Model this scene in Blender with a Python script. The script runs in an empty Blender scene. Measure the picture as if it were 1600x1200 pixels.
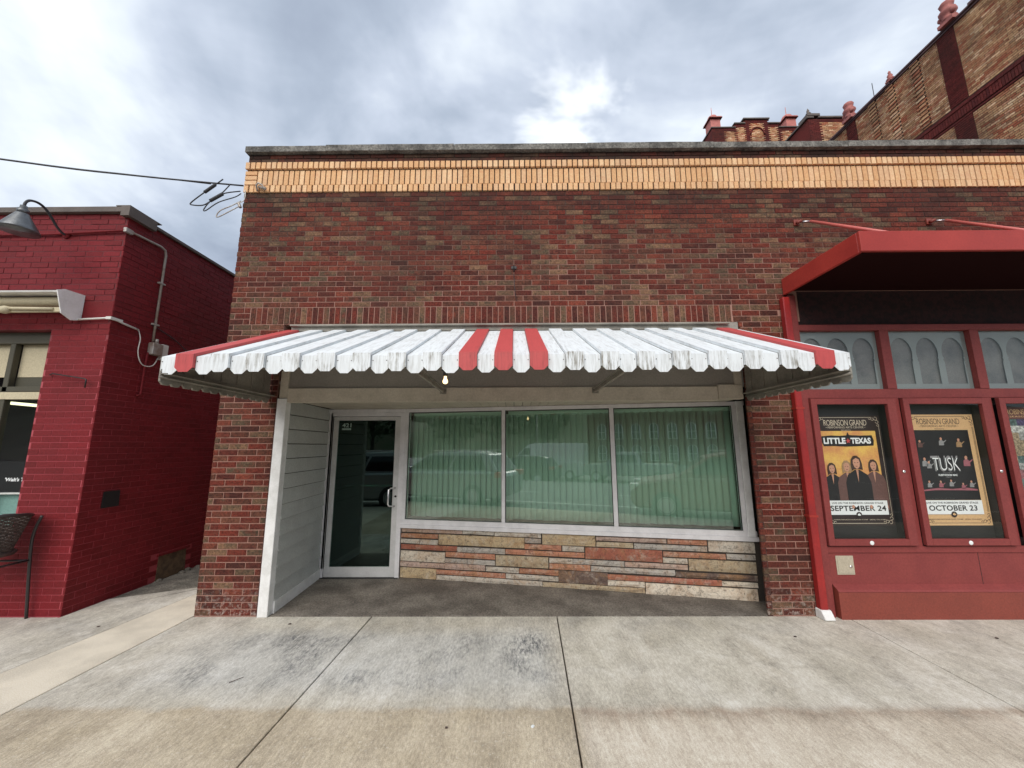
import bpy, bmesh, math, random
from mathutils import Vector, Matrix
random.seed(7)
sc = bpy.context.scene
col = sc.collection
rad = math.radians

# ------------------------------------------------------------------ camera
CAM = Vector((0, -4.1255, 1.675))
p, yw, rl = rad(9.22936), rad(.37813), rad(-.21878)
F = Vector((-math.sin(yw)*math.cos(p), math.cos(yw)*math.cos(p), math.sin(p)))
Rt = Vector((math.cos(yw), math.sin(yw), 0)); U = Rt.cross(F)
R2 = math.cos(rl)*Rt + math.sin(rl)*U; U2 = -math.sin(rl)*Rt + math.cos(rl)*U
cd = bpy.data.cameras.new('camera'); cam = bpy.data.objects.new('camera', cd); col.objects.link(cam)
M = Matrix((R2, U2, -F)).transposed().to_4x4(); M.translation = CAM; cam.matrix_world = M
cd.sensor_width = 36; cd.lens = 596.376/1600*36; cd.clip_start = .05; cd.clip_end = 2000
sc.camera = cam
# ------------------------------------------------------------------ world: overcast sky
w = bpy.data.worlds.new('World'); sc.world = w; w.use_nodes = True
nt = w.node_tree; nt.nodes.clear()
def N(t, ty, **k):
    n = t.nodes.new(ty)
    for a, b in k.items():
        if a == 'ins':
            for i, v in b.items(): n.inputs[i].default_value = v
        else: setattr(n, a, b)
    return n
def mth(t, op, a, b=None, c=None, clamp=False):
    n = t.nodes.new('ShaderNodeMath'); n.operation = op; n.use_clamp = clamp
    for i, v in enumerate((a, b, c)):
        if v is None: continue
        if isinstance(v, (int, float)): n.inputs[i].default_value = v
        else: t.links.new(v, n.inputs[i])
    return n.outputs[0]
def mixc(t, f, a, b, mode='MIX'):
    n = t.nodes.new('ShaderNodeMix'); n.data_type = 'RGBA'; n.blend_type = mode; n.clamp_factor = True
    for i, v in ((0, f), (6, a), (7, b)):
        if isinstance(v, (int, float)): n.inputs[i].default_value = v
        elif isinstance(v, tuple): n.inputs[i].default_value = (*v[:3], 1)
        else: t.links.new(v, n.inputs[i])
    return n.outputs[2]
def ramp(t, f, stops, interp='LINEAR'):
    n = t.nodes.new('ShaderNodeValToRGB'); cr = n.color_ramp; cr.interpolation = interp
    while len(cr.elements) < len(stops): cr.elements.new(.5)
    for e, (q, c) in zip(cr.elements, stops):
        e.position = q; e.color = (*c, 1) if isinstance(c, tuple) else (c, c, c, 1)
    t.links.new(f, n.inputs[0]); return n.outputs[0]
def noise(t, vec, scale, detail=4, rough=.55, dist=0., out=0):
    n = N(t, 'ShaderNodeTexNoise', ins={'Scale': scale, 'Detail': detail, 'Roughness': rough, 'Distortion': dist})
    if vec is not None: t.links.new(vec, n.inputs['Vector'])
    return n.outputs[out]
SUN_EL, SUN_AZ = rad(40), rad(196)      # azimuth from +Y clockwise: behind the camera, a little left
tc = N(nt, 'ShaderNodeTexCoord'); d = tc.outputs['Generated']
sky = N(nt, 'ShaderNodeTexSky', sky_type='NISHITA', sun_disc=False, sun_elevation=SUN_EL, sun_rotation=SUN_AZ)
sep = N(nt, 'ShaderNodeSeparateXYZ'); nt.links.new(d, sep.inputs[0])
dz = mth(nt, 'ADD', mth(nt, 'MAXIMUM', sep.outputs[2], 0.), .22)
cmb = N(nt, 'ShaderNodeCombineXYZ')
nt.links.new(mth(nt, 'DIVIDE', sep.outputs[0], dz), cmb.inputs[0]); nt.links.new(mth(nt, 'DIVIDE', sep.outputs[1], dz), cmb.inputs[1])
n1 = noise(nt, cmb.outputs[0], 1.15, 6, .52, .5); n2 = noise(nt, cmb.outputs[0], 3.1, 5, .55, .3)
dens = mth(nt, 'ADD', mth(nt, 'MULTIPLY', n1, .75), mth(nt, 'MULTIPLY', n2, .25))
clouds = ramp(nt, dens, [(.36, (.24, .28, .355)), (.44, (.325, .375, .455)), (.50, (.44, .49, .575)), (.56, (.59, .64, .70)), (.66, (.80, .84, .87))])
# thin place in the cloud deck where the sun's glow comes through
bd = Vector((.16, .855, .88)).normalized()
def glow(dirv, lo, hi, pw):
    dp = N(nt, 'ShaderNodeVectorMath', operation='DOT_PRODUCT'); dp.inputs[1].default_value = dirv
    nt.links.new(d, dp.inputs[0])
    g = mth(nt, 'ADD', dp.outputs['Value'], mth(nt, 'MULTIPLY', mth(nt, 'SUBTRACT', n2, .5), .05))
    mr = N(nt, 'ShaderNodeMapRange', ins={1: lo, 2: hi, 3: 0., 4: 1.}); nt.links.new(g, mr.inputs[0])
    return mth(nt, 'POWER', mr.outputs[0], pw)
g1 = glow(bd, .993, 1.002, 1.3)
g2 = glow(Vector((.13, .885, .80)).normalized(), .994, 1.004, 1.3)
gl = mth(nt, 'MAXIMUM', g1, g2)
cl2 = mixc(nt, mth(nt, 'MULTIPLY', gl, 1.0), clouds, (1.0, 1.03, 1.04))
skys = N(nt, 'ShaderNodeVectorMath', operation='SCALE'); skys.inputs[3].default_value = .1; nt.links.new(sky.outputs[0], skys.inputs[0])
fin = mixc(nt, .93, skys.outputs[0], cl2)
bg = N(nt, 'ShaderNodeBackground'); nt.links.new(fin, bg.inputs[0]); bg.inputs[1].default_value = .95
wo = N(nt, 'ShaderNodeOutputWorld'); nt.links.new(bg.outputs[0], wo.inputs[0])
# ------------------------------------------------------------------ sun (veiled)
sl = bpy.data.lights.new('sun', 'SUN'); sl.energy = 1.8; sl.angle = rad(50); sl.color = (1, .945, .87)
so = bpy.data.objects.new('sun', sl); col.objects.link(so)
sd = Vector((math.sin(SUN_AZ)*math.cos(SUN_EL), math.cos(SUN_AZ)*math.cos(SUN_EL), math.sin(SUN_EL)))
so.rotation_euler = sd.to_track_quat('Z', 'Y').to_euler()
sc.view_settings.view_transform = 'Standard'; sc.view_settings.look = 'None'
sc.view_settings.exposure = 0.72; sc.view_settings.gamma = 1; sc.view_settings.use_curve_mapping = False
sc.cycles.max_bounces = 8

# ------------------------------------------------------------------ object helpers
WL = {}
def thing(name, label, cat, loc=(0, 0, 0), group=None):
    o = bpy.data.objects.new(name, None); col.objects.link(o); o.location = loc; o.empty_display_size = .2
    o['label'] = label; o['category'] = cat
    if group: o['group'] = group
    WL[o.name] = Vector(loc); return o
def link(name, me, m, parent=None, pos=(0, 0, 0), rot=None, label=None):
    o = bpy.data.objects.new(name, me); col.objects.link(o)
    if m is not None and len(me.materials) == 0: me.materials.append(m)
    pos = Vector(pos)
    if parent is not None:
        o.parent = parent; o.location = pos - WL[parent.name]
    else: o.location = pos
    WL[o.name] = pos
    if rot: o.rotation_euler = rot
    if label: o['label'] = label
    return o
def crom(p, k=5):
    out = []
    for i in range(len(p)-1):
        a, b, c, d_ = p[max(i-1, 0)], p[i], p[i+1], p[min(i+2, len(p)-1)]
        for j in range(k):
            t_ = j/k; out.append(.5*((2*b)+(c-a)*t_+(2*a-5*b+4*c-d_)*t_*t_+(3*b-a-3*c+d_)*t_**3))
    return out+[p[-1]]
class MB:
    def __init__(s): s.v = []; s.f = []; s.sm = []
    def add(s, vs, fs, smooth=False):
        b = len(s.v); s.v += [tuple(x) for x in vs]; s.f += [tuple(i+b for i in f) for f in fs]; s.sm += [smooth]*len(fs); return s
    def box(s, x0, x1, y0, y1, z0, z1):
        return s.add([(x0,y0,z0),(x1,y0,z0),(x1,y1,z0),(x0,y1,z0),(x0,y0,z1),(x1,y0,z1),(x1,y1,z1),(x0,y1,z1)],
                     [(0,3,2,1),(4,5,6,7),(0,1,5,4),(1,2,6,5),(2,3,7,6),(3,0,4,7)])
    def wbox(s, o, ax, n, s0, s1, d0, d1, z0, z1):   # box along direction ax with outward normal n (d = depth along n)
        q = lambda a, d, z: (o[0]+ax[0]*a+n[0]*d, o[1]+ax[1]*a+n[1]*d, z)
        return s.add([q(s0,d1,z0),q(s1,d1,z0),q(s1,d0,z0),q(s0,d0,z0),q(s0,d1,z1),q(s1,d1,z1),q(s1,d0,z1),q(s0,d0,z1)],
                     [(0,3,2,1),(4,5,6,7),(0,1,5,4),(1,2,6,5),(2,3,7,6),(3,0,4,7)])
    def poly(s, pts, dvec):     # prism: ring of points swept by dvec
        n = len(pts); d = Vector(dvec); a = [Vector(q) for q in pts]
        return s.add([tuple(q) for q in a]+[tuple(q+d) for q in a], [tuple(range(n))[::-1], tuple(range(n, 2*n))]+[(i, (i+1) % n, n+(i+1) % n, n+i) for i in range(n)])
    def tube(s, pts, r, n=8, cap=True, smooth=False):
        pts = [Vector(q) for q in pts]
        if smooth: pts = crom(pts)
        rs = r if isinstance(r, (list, tuple)) else [r]*len(pts)
        rings = []; up = None
        for i, q in enumerate(pts):
            t = (pts[min(i+1, len(pts)-1)]-pts[max(i-1, 0)]).normalized()
            if up is None: up = Vector((0, 0, 1)) if abs(t.z) < .9 else Vector((0, 1, 0))
            x = t.cross(up).normalized(); y = x.cross(t).normalized(); up = y
            rings.append([q+(x*math.cos(2*math.pi*k/n)+y*math.sin(2*math.pi*k/n))*rs[i] for k in range(n)])
        vs = [v for rr in rings for v in rr]; fs = []
        for i in range(len(pts)-1):
            for k in range(n): fs.append((i*n+k, i*n+(k+1) % n, (i+1)*n+(k+1) % n, (i+1)*n+k))
        if cap: fs += [tuple(range(n)), tuple(range((len(pts)-1)*n, len(pts)*n))[::-1]]
        return s.add(vs, fs, True)
    def lathe(s, c, prof, n=16, ax='z'):
        vs = []; fs = []
        for r, h in prof:
            for k in range(n):
                a = 2*math.pi*k/n; u, v = r*math.cos(a), r*math.sin(a)
                vs.append((c[0]+u, c[1]+v, c[2]+h) if ax == 'z' else ((c[0]+u, c[1]+h, c[2]+v) if ax == 'y' else (c[0]+h, c[1]+u, c[2]+v)))
        for i in range(len(prof)-1):
            for k in range(n): fs.append((i*n+k, i*n+(k+1) % n, (i+1)*n+(k+1) % n, (i+1)*n+k))
        fs += [tuple(range(n)), tuple(range((len(prof)-1)*n, len(prof)*n))]
        return s.add(vs, fs, True)
    def mesh(s, name='m', bevel=0):
        me = bpy.data.meshes.new(name); me.from_pydata(s.v, [], s.f); 
        me.polygons.foreach_set('use_smooth', s.sm)
        bm = bmesh.new(); bm.from_mesh(me); bmesh.ops.recalc_face_normals(bm, faces=bm.faces)
        if bevel: bmesh.ops.bevel(bm, geom=[e for e in bm.edges], offset=bevel, segments=1, affect='EDGES')
        bm.to_mesh(me); bm.free(); me.update(); return me
    def build(s, name, m, parent=None, bevel=0, label=None, kind=None):
        me = s.mesh(name, bevel); o = bpy.data.objects.new(name, me); col.objects.link(o); me.materials.append(m)
        if parent is not None: o.parent = parent; o.location = -WL[parent.name]
        WL[o.name] = Vector((0, 0, 0))
        if label: o['label'] = label
        if kind: o['kind'] = kind
        return o
def tag(o, label, cat, group=None):
    o['label'] = label; o['category'] = cat
    if group: o['group'] = group
    return o
def struct(o): o['kind'] = 'structure'; return o
def curve_mesh(splines, extrude=0.):
    cu = bpy.data.curves.new('c', 'CURVE'); cu.dimensions = '2D'; cu.fill_mode = 'BOTH'; cu.extrude = extrude
    for pts in splines:
        sp = cu.splines.new('POLY'); sp.points.add(len(pts)-1); sp.use_cyclic_u = True
        for q, (a, b) in zip(sp.points, pts): q.co = (a, b, 0, 1)
    o = bpy.data.objects.new('c', cu); col.objects.link(o); dg = bpy.context.evaluated_depsgraph_get()
    me = bpy.data.meshes.new_from_object(o.evaluated_get(dg)); bpy.data.objects.remove(o); return me
def text_mesh(body, width=None, height=None, bold=0., spacing=1., extrude=.0008, shear=0.):
    cu = bpy.data.curves.new('t', 'FONT'); cu.body = body; cu.size = 1; cu.align_x = 'CENTER'; cu.align_y = 'CENTER'
    cu.offset = bold; cu.space_character = spacing; cu.shear = shear; cu.resolution_u = 3
    o = bpy.data.objects.new('t', cu); col.objects.link(o); dg = bpy.context.evaluated_depsgraph_get()
    me = bpy.data.meshes.new_from_object(o.evaluated_get(dg)); bpy.data.objects.remove(o)
    xs = [v.co.x for v in me.vertices]; ys = [v.co.y for v in me.vertices]
    cx, cy = (min(xs)+max(xs))/2, (min(ys)+max(ys))/2; wx, wy = max(xs)-min(xs), max(ys)-min(ys)
    sx = width/wx if width else None; sy = height/wy if height else sx
    if sx is None: sx = sy
    for v in me.vertices: v.co = ((v.co.x-cx)*sx, (v.co.y-cy)*sy, v.co.z)
    return me
FACE = (math.pi/2, 0, 0)       # flat XY mesh turned to face the street (-Y)

# ------------------------------------------------------------------ materials
def newmat(name):
    m = bpy.data.materials.new(name); m.use_nodes = True; t = m.node_tree; t.nodes.clear()
    o = N(t, 'ShaderNodeOutputMaterial'); b = N(t, 'ShaderNodeBsdfPrincipled'); t.links.new(b.outputs[0], o.inputs[0])
    g = N(t, 'ShaderNodeNewGeometry'); return m, t, b, g
def addbump(t, b, h, strength, dist=.01):
    n = N(t, 'ShaderNodeBump', ins={'Strength': strength, 'Distance': dist}); t.links.new(h, n.inputs['Height']); t.links.new(n.outputs[0], b.inputs['Normal'])
def mat(name, c, rough=.6, c2=None, sc_=4., fine=0.12, fs=60., bump=.1, bs=80., metal=0., spec=.5, thr=(.4, .62), coat=0):
    m, t, b, g = newmat(name); P = g.outputs['Position']
    cc = c
    if c2: cc = mixc(t, ramp(t, noise(t, P, sc_, 5, .6), [(thr[0], 0.), (thr[1], 1.)]), c, c2)
    fn = noise(t, P, fs, 3)
    cc = mixc(t, fine, cc, ramp(t, fn, [(.3, .0), (.7, 1.)]), 'OVERLAY')
    t.links.new(cc, b.inputs['Base Color']); b.inputs['Roughness'].default_value = rough; b.inputs['Metallic'].default_value = metal
    b.inputs['Specular IOR Level'].default_value = spec; b.inputs['Coat Weight'].default_value = coat
    if bump: addbump(t, b, noise(t, P, bs, 4), bump)
    return m
def brickmat(name, stops, rough=.8, mott=.5, efflo=False, bump=.35, soot=0., fine=.75, blot=.6):
    m, t, b, g = newmat(name); P = g.outputs['Position']
    oi = N(t, 'ShaderNodeObjectInfo')
    r = mth(t, 'FRACT', mth(t, 'ADD', oi.outputs['Random'], g.outputs['Random Per Island']))
    nz = noise(t, P, 9., 4, .6)
    r2 = mth(t, 'ADD', r, mth(t, 'MULTIPLY', mth(t, 'SUBTRACT', nz, .5), mott))
    c = ramp(t, r2, stops)
    c = mixc(t, fine, c, ramp(t, noise(t, P, 48., 5, .7), [(.34, .08), (.66, .88)]), 'OVERLAY')
    c = mixc(t, ramp(t, noise(t, P, 16., 4, .6), [(.52, 0.), (.68, blot)]), c, stops[len(stops)//2][1])
    c = mixc(t, ramp(t, noise(t, P, 1.1, 5, .6), [(.42, 0.), (.66, .45*fine/.75+soot)]), c, (.035, .026, .022))
    sp = N(t, 'ShaderNodeSeparateXYZ'); t.links.new(P, sp.inputs[0])
    if efflo:
        zz = mth(t, 'SUBTRACT', .34, sp.outputs[2]); zz = mth(t, 'MULTIPLY', zz, 2.2, clamp=True)
        f = mth(t, 'MULTIPLY', zz, ramp(t, noise(t, P, 22., 6, .75), [(.5, 0.), (.62, 1.)]), clamp=True)
        c = mixc(t, f, c, (.42, .36, .32))
        zt = mth(t, 'MULTIPLY', mth(t, 'SUBTRACT', sp.outputs[2], 4.3), 1.3, clamp=True)
        c = mixc(t, mth(t, 'MULTIPLY', zt, ramp(t, noise(t, P, 2.3, 4), [(.35, .2), (.62, .95)]), clamp=True), c, (.04, .024, .02))
    t.links.new(c, b.inputs['Base Color']); b.inputs['Roughness'].default_value = rough
    b.inputs['Specular IOR Level'].default_value = .12
    addbump(t, b, noise(t, P, 120., 4, .7), bump, .006); return m
M_ = {}
M_['brick'] = brickmat('red brick', [(0, (.06,.02,.016)), (.12, (.10,.023,.017)), (.27, (.15,.03,.02)), (.38, (.11,.026,.019)), (.5, (.19,.048,.03)), (.59, (.075,.03,.021)), (.68, (.15,.058,.037)), (.76, (.10,.068,.043)), (.84, (.20,.11,.065)), (.9, (.085,.062,.04)), (.96, (.13,.04,.027)), (1, (.07,.021,.017))], efflo=True, mott=.35)
M_['buff'] = brickmat('buff brick', [(0, (.66,.38,.19)), (.4, (.76,.47,.25)), (.75, (.68,.43,.25)), (1, (.82,.55,.32))], mott=.25, bump=.12, fine=.22, blot=.2)
M_['rbrick'] = brickmat('painted red brick', [(0, (.155,.015,.018)), (.5, (.20,.019,.024)), (1, (.17,.016,.02))], rough=.5, mott=.3, bump=.5, fine=.3)
M_['tbrick'] = brickmat('buff and red theatre brick', [(0, (.42,.23,.115)), (.2, (.68,.43,.24)), (.36, (.26,.12,.065)), (.5, (.86,.62,.40)), (.62, (.40,.12,.065)), (.75, (.54,.31,.165)), (.88, (.38,.10,.055)), (1, (.64,.39,.22))], mott=.15)
M_['tdark'] = brickmat('maroon theatre brick', [(0, (.10,.022,.02)), (.5, (.15,.03,.026)), (1, (.085,.02,.02))], mott=.2)
# mortar: pinkish in the lower courses, sooty near the parapet
m, t, b, g = newmat('mortar'); P = g.outputs['Position']; sp = N(t, 'ShaderNodeSeparateXYZ'); t.links.new(P, sp.inputs[0])
hz = mth(t, 'ADD', sp.outputs[2], mth(t, 'MULTIPLY', mth(t, 'SUBTRACT', noise(t, P, 1.2, 4), .5), 2.4))
mr = N(t, 'ShaderNodeMapRange', ins={1: 3.2, 2: 4.5, 3: 0., 4: 1.}); t.links.new(hz, mr.inputs[0])
c = mixc(t, mr.outputs[0], (.32, .175, .135), (.045, .028, .023)); c = mixc(t, .3, c, noise(t, P, 90.), 'OVERLAY')
t.links.new(c, b.inputs['Base Color']); b.inputs['Roughness'].default_value = .9; M_['mortar'] = m
M_['mortar_dark'] = mat('dark joint', (.03, .02, .016), .95)
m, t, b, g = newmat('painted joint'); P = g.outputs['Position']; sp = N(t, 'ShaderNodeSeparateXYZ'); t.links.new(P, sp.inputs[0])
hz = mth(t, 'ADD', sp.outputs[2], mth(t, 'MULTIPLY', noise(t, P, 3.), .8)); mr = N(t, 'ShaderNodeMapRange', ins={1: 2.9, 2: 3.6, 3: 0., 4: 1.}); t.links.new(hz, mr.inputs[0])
t.links.new(mixc(t, mr.outputs[0], (.36, .055, .07), (.10, .008, .012)), b.inputs['Base Color']); b.inputs['Roughness'].default_value = .6; M_['rmortar'] = m  # lower joints lightened: light caught on brick ledges put into the colour
M_['tmortar'] = mat('theatre joint', (.05, .026, .018), .9)
M_['coping'] = mat('coping stone', (.20, .19, .17), .9, (.08, .075, .068), 6., .5, 50., .8, 60.)
# awning paint: chalky white with grime streaks
def painted(name, c, grime, amt):
    m, t, b, g = newmat(name); P = g.outputs['Position']
    mp = N(t, 'ShaderNodeMapping'); mp.inputs['Scale'].default_value = (55, 6, 5); t.links.new(P, mp.inputs[0])
    s1 = ramp(t, noise(t, mp.outputs[0], 1., 5, .7), [(.44, 0.), (.66, 1.)])
    s2 = ramp(t, noise(t, P, 5., 5, .65), [(.35, .2), (.7, 1.)])
    sp = N(t, 'ShaderNodeSeparateXYZ'); t.links.new(P, sp.inputs[0])
    low = ramp(t, sp.outputs[2], [(0, 1.), (1, 1.)])
    f = mth(t, 'MULTIPLY', mth(t, 'MULTIPLY', s1, s2), amt, clamp=True)
    vy = mth(t, 'LESS_THAN', sp.outputs[1], -1.325)
    f = mth(t, 'MULTIPLY', f, mth(t, 'ADD', .35, mth(t, 'MULTIPLY', vy, .65)))
    cc = mixc(t, f, c, grime); cc = mixc(t, .08, cc, noise(t, P, 40.), 'OVERLAY')
    t.links.new(cc, b.inputs['Base Color']); b.inputs['Roughness'].default_value = .55; addbump(t, b, noise(t, P, 60., 4), .12, .004); return m
M_['aw_white'] = painted('white awning paint', (.74, .78, .80), (.22, .205, .17), 1.6)
M_['aw_red'] = painted('red awning paint', (.50, .07, .07), (.13, .02, .02), .7)
M_['aw_grey'] = mat('aged aluminium', (.27, .25, .21), .55, (.18, .165, .14), 4., .15, bump=.1)
M_['beam'] = mat('putty paint', (.52, .47, .385), .6, (.44, .395, .32), 5., .1)
M_['panel'] = mat('grey panel', (.27, .25, .22), .7, (.23, .215, .19), 2.)
M_['siding'] = mat('grey clapboard paint', (.50, .515, .49), .65, (.45, .46, .44), 3., .1, bump=.15)
M_['white'] = mat('white trim paint', (.78, .78, .77), .5, (.66, .66, .64), 7., .1)
M_['alum'] = mat('brushed aluminium frame', (.78, .77, .78), .42, (.68, .67, .68), 6., .08, metal=.2)
M_['alum_d'] = mat('brushed door frame', (.66, .66, .65), .42, (.58, .58, .57), 6., .08, metal=.2)
M_['steel'] = mat('polished steel', (.8, .8, .8), .2, metal=1., bump=0)
M_['black'] = mat('black', (.012, .012, .013), .5, bump=0)
M_['gasket'] = mat('black gasket', (.015, .015, .015), .6, bump=0)
M_['darkroom'] = mat('unlit room', (.05, .05, .05), .9, bump=0)
M_['blind'] = mat('vertical blind vinyl', (.63, .74, .66), .6, bump=0, fine=.04)
M_['red_paint'] = mat('maroon storefront paint', (.225, .048, .044), .5, (.20, .042, .04), 4., .12, bump=.08, spec=.25)
M_['red_bright'] = mat('red canopy enamel', (.37, .042, .031), .42, (.31, .033, .026), 2., .08, bump=.04, spec=.3)
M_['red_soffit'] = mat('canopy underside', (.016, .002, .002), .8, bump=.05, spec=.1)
M_['plinth'] = mat('brick red plinth paint', (.22, .045, .03), .55, (.195, .04, .027), 3., .15, bump=.15)
M_['frost'] = mat('frosted film', (.20, .225, .225), .5, bump=0, fine=.03)
M_['copper'] = mat('painted terracotta', (.40, .13, .11), .7, (.28, .09, .08), 8., .2)
M_['cap'] = mat('brown parapet cap', (.09, .07, .06), .6, (.13, .105, .09), 3.)
M_['conduit'] = mat('grey galvanised', (.42, .40, .37), .45, (.30, .24, .2), 8., metal=.3)
M_['whitecable'] = mat('white cable', (.65, .64, .6), .5, bump=0)
M_['lampgrey'] = mat('galvanised lamp', (.16, .17, .18), .4, (.11, .115, .12), 12., metal=.6)
M_['cable'] = mat('black cable', (.03, .03, .035), .6, bump=0)
M_['cream'] = mat('cream blind', (.50, .44, .30), .7)
M_['olive'] = mat('olive frame', (.06, .055, .035), .6)
M_['teal'] = mat('teal board', (.18, .33, .30), .6)
M_['wicker'] = mat('brown wicker', (.055, .04, .035), .55, (.09, .065, .055), 30., .3, bump=.4)
M_['wframe'] = mat('dark chair frame', (.035, .03, .03), .4, bump=0)
M_['paper'] = mat('white print', (.75, .78, .78), .6, bump=0, fine=0.02)
M_['print_black'] = mat('black print', (.012, .011, .011), .5, bump=0)
M_['print_brown'] = mat('dark poster board', (.028, .018, .016), .5, bump=0)
M_['print_tan'] = mat('tan poster paper', (.62, .40, .20), .6, bump=0)
M_['print_gold'] = mat('gold landscape print', (.72, .46, .11), .6, (.60, .27, .10), 5., .1, bump=0)
M_['print_cream'] = mat('cream print', (.60, .52, .40), .6, bump=0)
M_['skin'] = mat('printed faces', (.50, .26, .17), .6, bump=0)
M_['hair'] = mat('printed hair', (.05, .025, .015), .6, bump=0)
M_['hair2'] = mat('printed fair hair', (.32, .2, .1), .6, bump=0)
M_['jacket'] = mat('printed brown jacket', (.12, .06, .05), .6, bump=0)
M_['pink'] = mat('printed pink stage', (.30, .10, .12), .6, bump=0)
M_['grey_print'] = mat('printed grey', (.24, .24, .24), .6, bump=0)
M_['asphalt'] = mat('asphalt', (.12, .12, .12), .9, (.16, .158, .152), 1.5, .4, 120., .5, 150.)
M_['linepaint'] = mat('road line paint', (.7, .7, .66), .7, bump=.1)
M_['gravel'] = mat('rough alley concrete', (.22, .20, .165), .95, (.12, .11, .09), 5., .6, 90., 1., 70.)
M_['strip'] = mat('pale concrete strip', (.70, .63, .51), .9, (.58, .52, .42), 3., .25, 150., .2, 160.)
M_['slab_dark'] = mat('dirty grey concrete', (.215, .19, .16), .85, (.115, .098, .082), 2.4, .45, 60., .3, 120., thr=(.38, .6))  # entry slab: dirty concrete, darker than the sidewalk and mottled
M_['roof'] = mat('roof membrane', (.12, .12, .12), .9)
M_['hill'] = mat('wooded hill', (.05, .07, .03), .95, (.09, .08, .045), .3, .4, 3., 0)
M_['tan_metal'] = mat('tan access door', (.42, .37, .28), .5, bump=.05)
M_['rust'] = mat('boarded vent', (.16, .11, .06), .9, (.08, .055, .035), 14.)
# sidewalk concrete
m, t, b, g = newmat('sidewalk concrete'); P = g.outputs['Position']; sp = N(t, 'ShaderNodeSeparateXYZ'); t.links.new(P, sp.inputs[0])
X_, Y_ = sp.outputs[0], sp.outputs[1]
def mrange(t, v, a, b_, c=0., d_=1.):
    n = N(t, 'ShaderNodeMapRange', ins={1: a, 2: b_, 3: c, 4: d_}); t.links.new(v, n.inputs[0]); return n.outputs[0]
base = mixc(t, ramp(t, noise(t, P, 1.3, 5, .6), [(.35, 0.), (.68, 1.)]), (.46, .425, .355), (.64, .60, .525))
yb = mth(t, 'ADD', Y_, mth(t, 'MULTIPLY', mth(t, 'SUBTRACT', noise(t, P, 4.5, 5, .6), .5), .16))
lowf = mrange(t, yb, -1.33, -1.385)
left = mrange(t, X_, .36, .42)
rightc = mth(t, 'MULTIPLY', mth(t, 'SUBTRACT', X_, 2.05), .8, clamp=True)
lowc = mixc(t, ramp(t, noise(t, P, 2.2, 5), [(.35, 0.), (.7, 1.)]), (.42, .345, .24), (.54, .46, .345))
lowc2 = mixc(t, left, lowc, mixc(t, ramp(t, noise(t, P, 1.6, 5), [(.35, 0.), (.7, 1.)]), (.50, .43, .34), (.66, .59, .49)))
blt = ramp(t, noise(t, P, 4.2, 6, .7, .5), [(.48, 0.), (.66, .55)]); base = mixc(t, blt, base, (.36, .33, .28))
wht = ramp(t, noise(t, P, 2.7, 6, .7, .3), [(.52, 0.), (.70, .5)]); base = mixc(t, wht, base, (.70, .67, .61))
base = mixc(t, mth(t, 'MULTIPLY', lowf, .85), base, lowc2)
# brown drip line under the awning edge, right of the joint
dl = mth(t, 'SUBTRACT', 1., mth(t, 'MULTIPLY', mth(t, 'ABSOLUTE', mth(t, 'ADD', yb, 1.39)), 10., clamp=True), clamp=True)
dl2 = mth(t, 'MULTIPLY', dl, mth(t, 'ADD', .12, mth(t, 'MULTIPLY', left, .5)))
base = mixc(t, mth(t, 'MULTIPLY', dl2, .85), base, (.27, .21, .16))
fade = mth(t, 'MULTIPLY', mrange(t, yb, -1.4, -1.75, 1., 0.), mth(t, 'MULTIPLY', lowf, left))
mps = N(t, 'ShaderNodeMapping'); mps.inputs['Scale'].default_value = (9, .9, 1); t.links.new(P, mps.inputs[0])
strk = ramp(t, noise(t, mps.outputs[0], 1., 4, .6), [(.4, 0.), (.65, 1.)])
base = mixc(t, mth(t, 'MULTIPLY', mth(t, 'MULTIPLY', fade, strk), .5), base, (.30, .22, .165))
# blue-grey mildew blotches
bx = mth(t, 'MULTIPLY', mrange(t, X_, -3.0, -2.2), mrange(t, X_, .38, .2)); by = mth(t, 'MULTIPLY', mrange(t, yb, -1.3, -1.05), mrange(t, yb, -.2, -.45))
msk = mth(t, 'MULTIPLY', bx, by)
mpk = N(t, 'ShaderNodeMapping'); mpk.inputs['Scale'].default_value = (42, 13, 1); t.links.new(P, mpk.inputs[0])
big = ramp(t, noise(t, P, 1.25, 6, .65, .3), [(.42, 0.), (.62, 1.)]); spk = ramp(t, noise(t, mpk.outputs[0], 1., 6, .75), [(.40, 0.), (.66, 1.)])
base = mixc(t, mth(t, 'MULTIPLY', msk, .45), base, (.54, .55, .55))
base = mixc(t, mth(t, 'MULTIPLY', mth(t, 'MULTIPLY', msk, big), mth(t, 'MULTIPLY', mth(t, 'MULTIPLY', spk, 1.3, clamp=True), .95)), base, (.09, .095, .105))
# dirt scattered near the doorway side and along the joint
nb = mth(t, 'MULTIPLY', mrange(t, Y_, -.75, -.1), ramp(t, noise(t, P, 2.6, 5), [(.45, 0.), (.66, .55)]))
base = mixc(t, nb, base, (.24, .22, .19))
jn = mth(t, 'SUBTRACT', 1., mth(t, 'MULTIPLY', mth(t, 'ABSOLUTE', mth(t, 'SUBTRACT', X_, .34)), 7., clamp=True), clamp=True)
base = mixc(t, mth(t, 'MULTIPLY', jn, mth(t, 'MULTIPLY', spk, .45)), base, (.18, .16, .14))
mpb = N(t, 'ShaderNodeMapping'); mpb.inputs['Scale'].default_value = (160, 5, 1); t.links.new(P, mpb.inputs[0])
broom = noise(t, mpb.outputs[0], 1., 3)
base = mixc(t, .07, base, ramp(t, broom, [(.3, 0.), (.7, 1.)]), 'OVERLAY')
grain = noise(t, P, 170., 4, .7); base = mixc(t, .45, base, ramp(t, grain, [(.3, .1), (.7, .9)]), 'OVERLAY')
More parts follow.
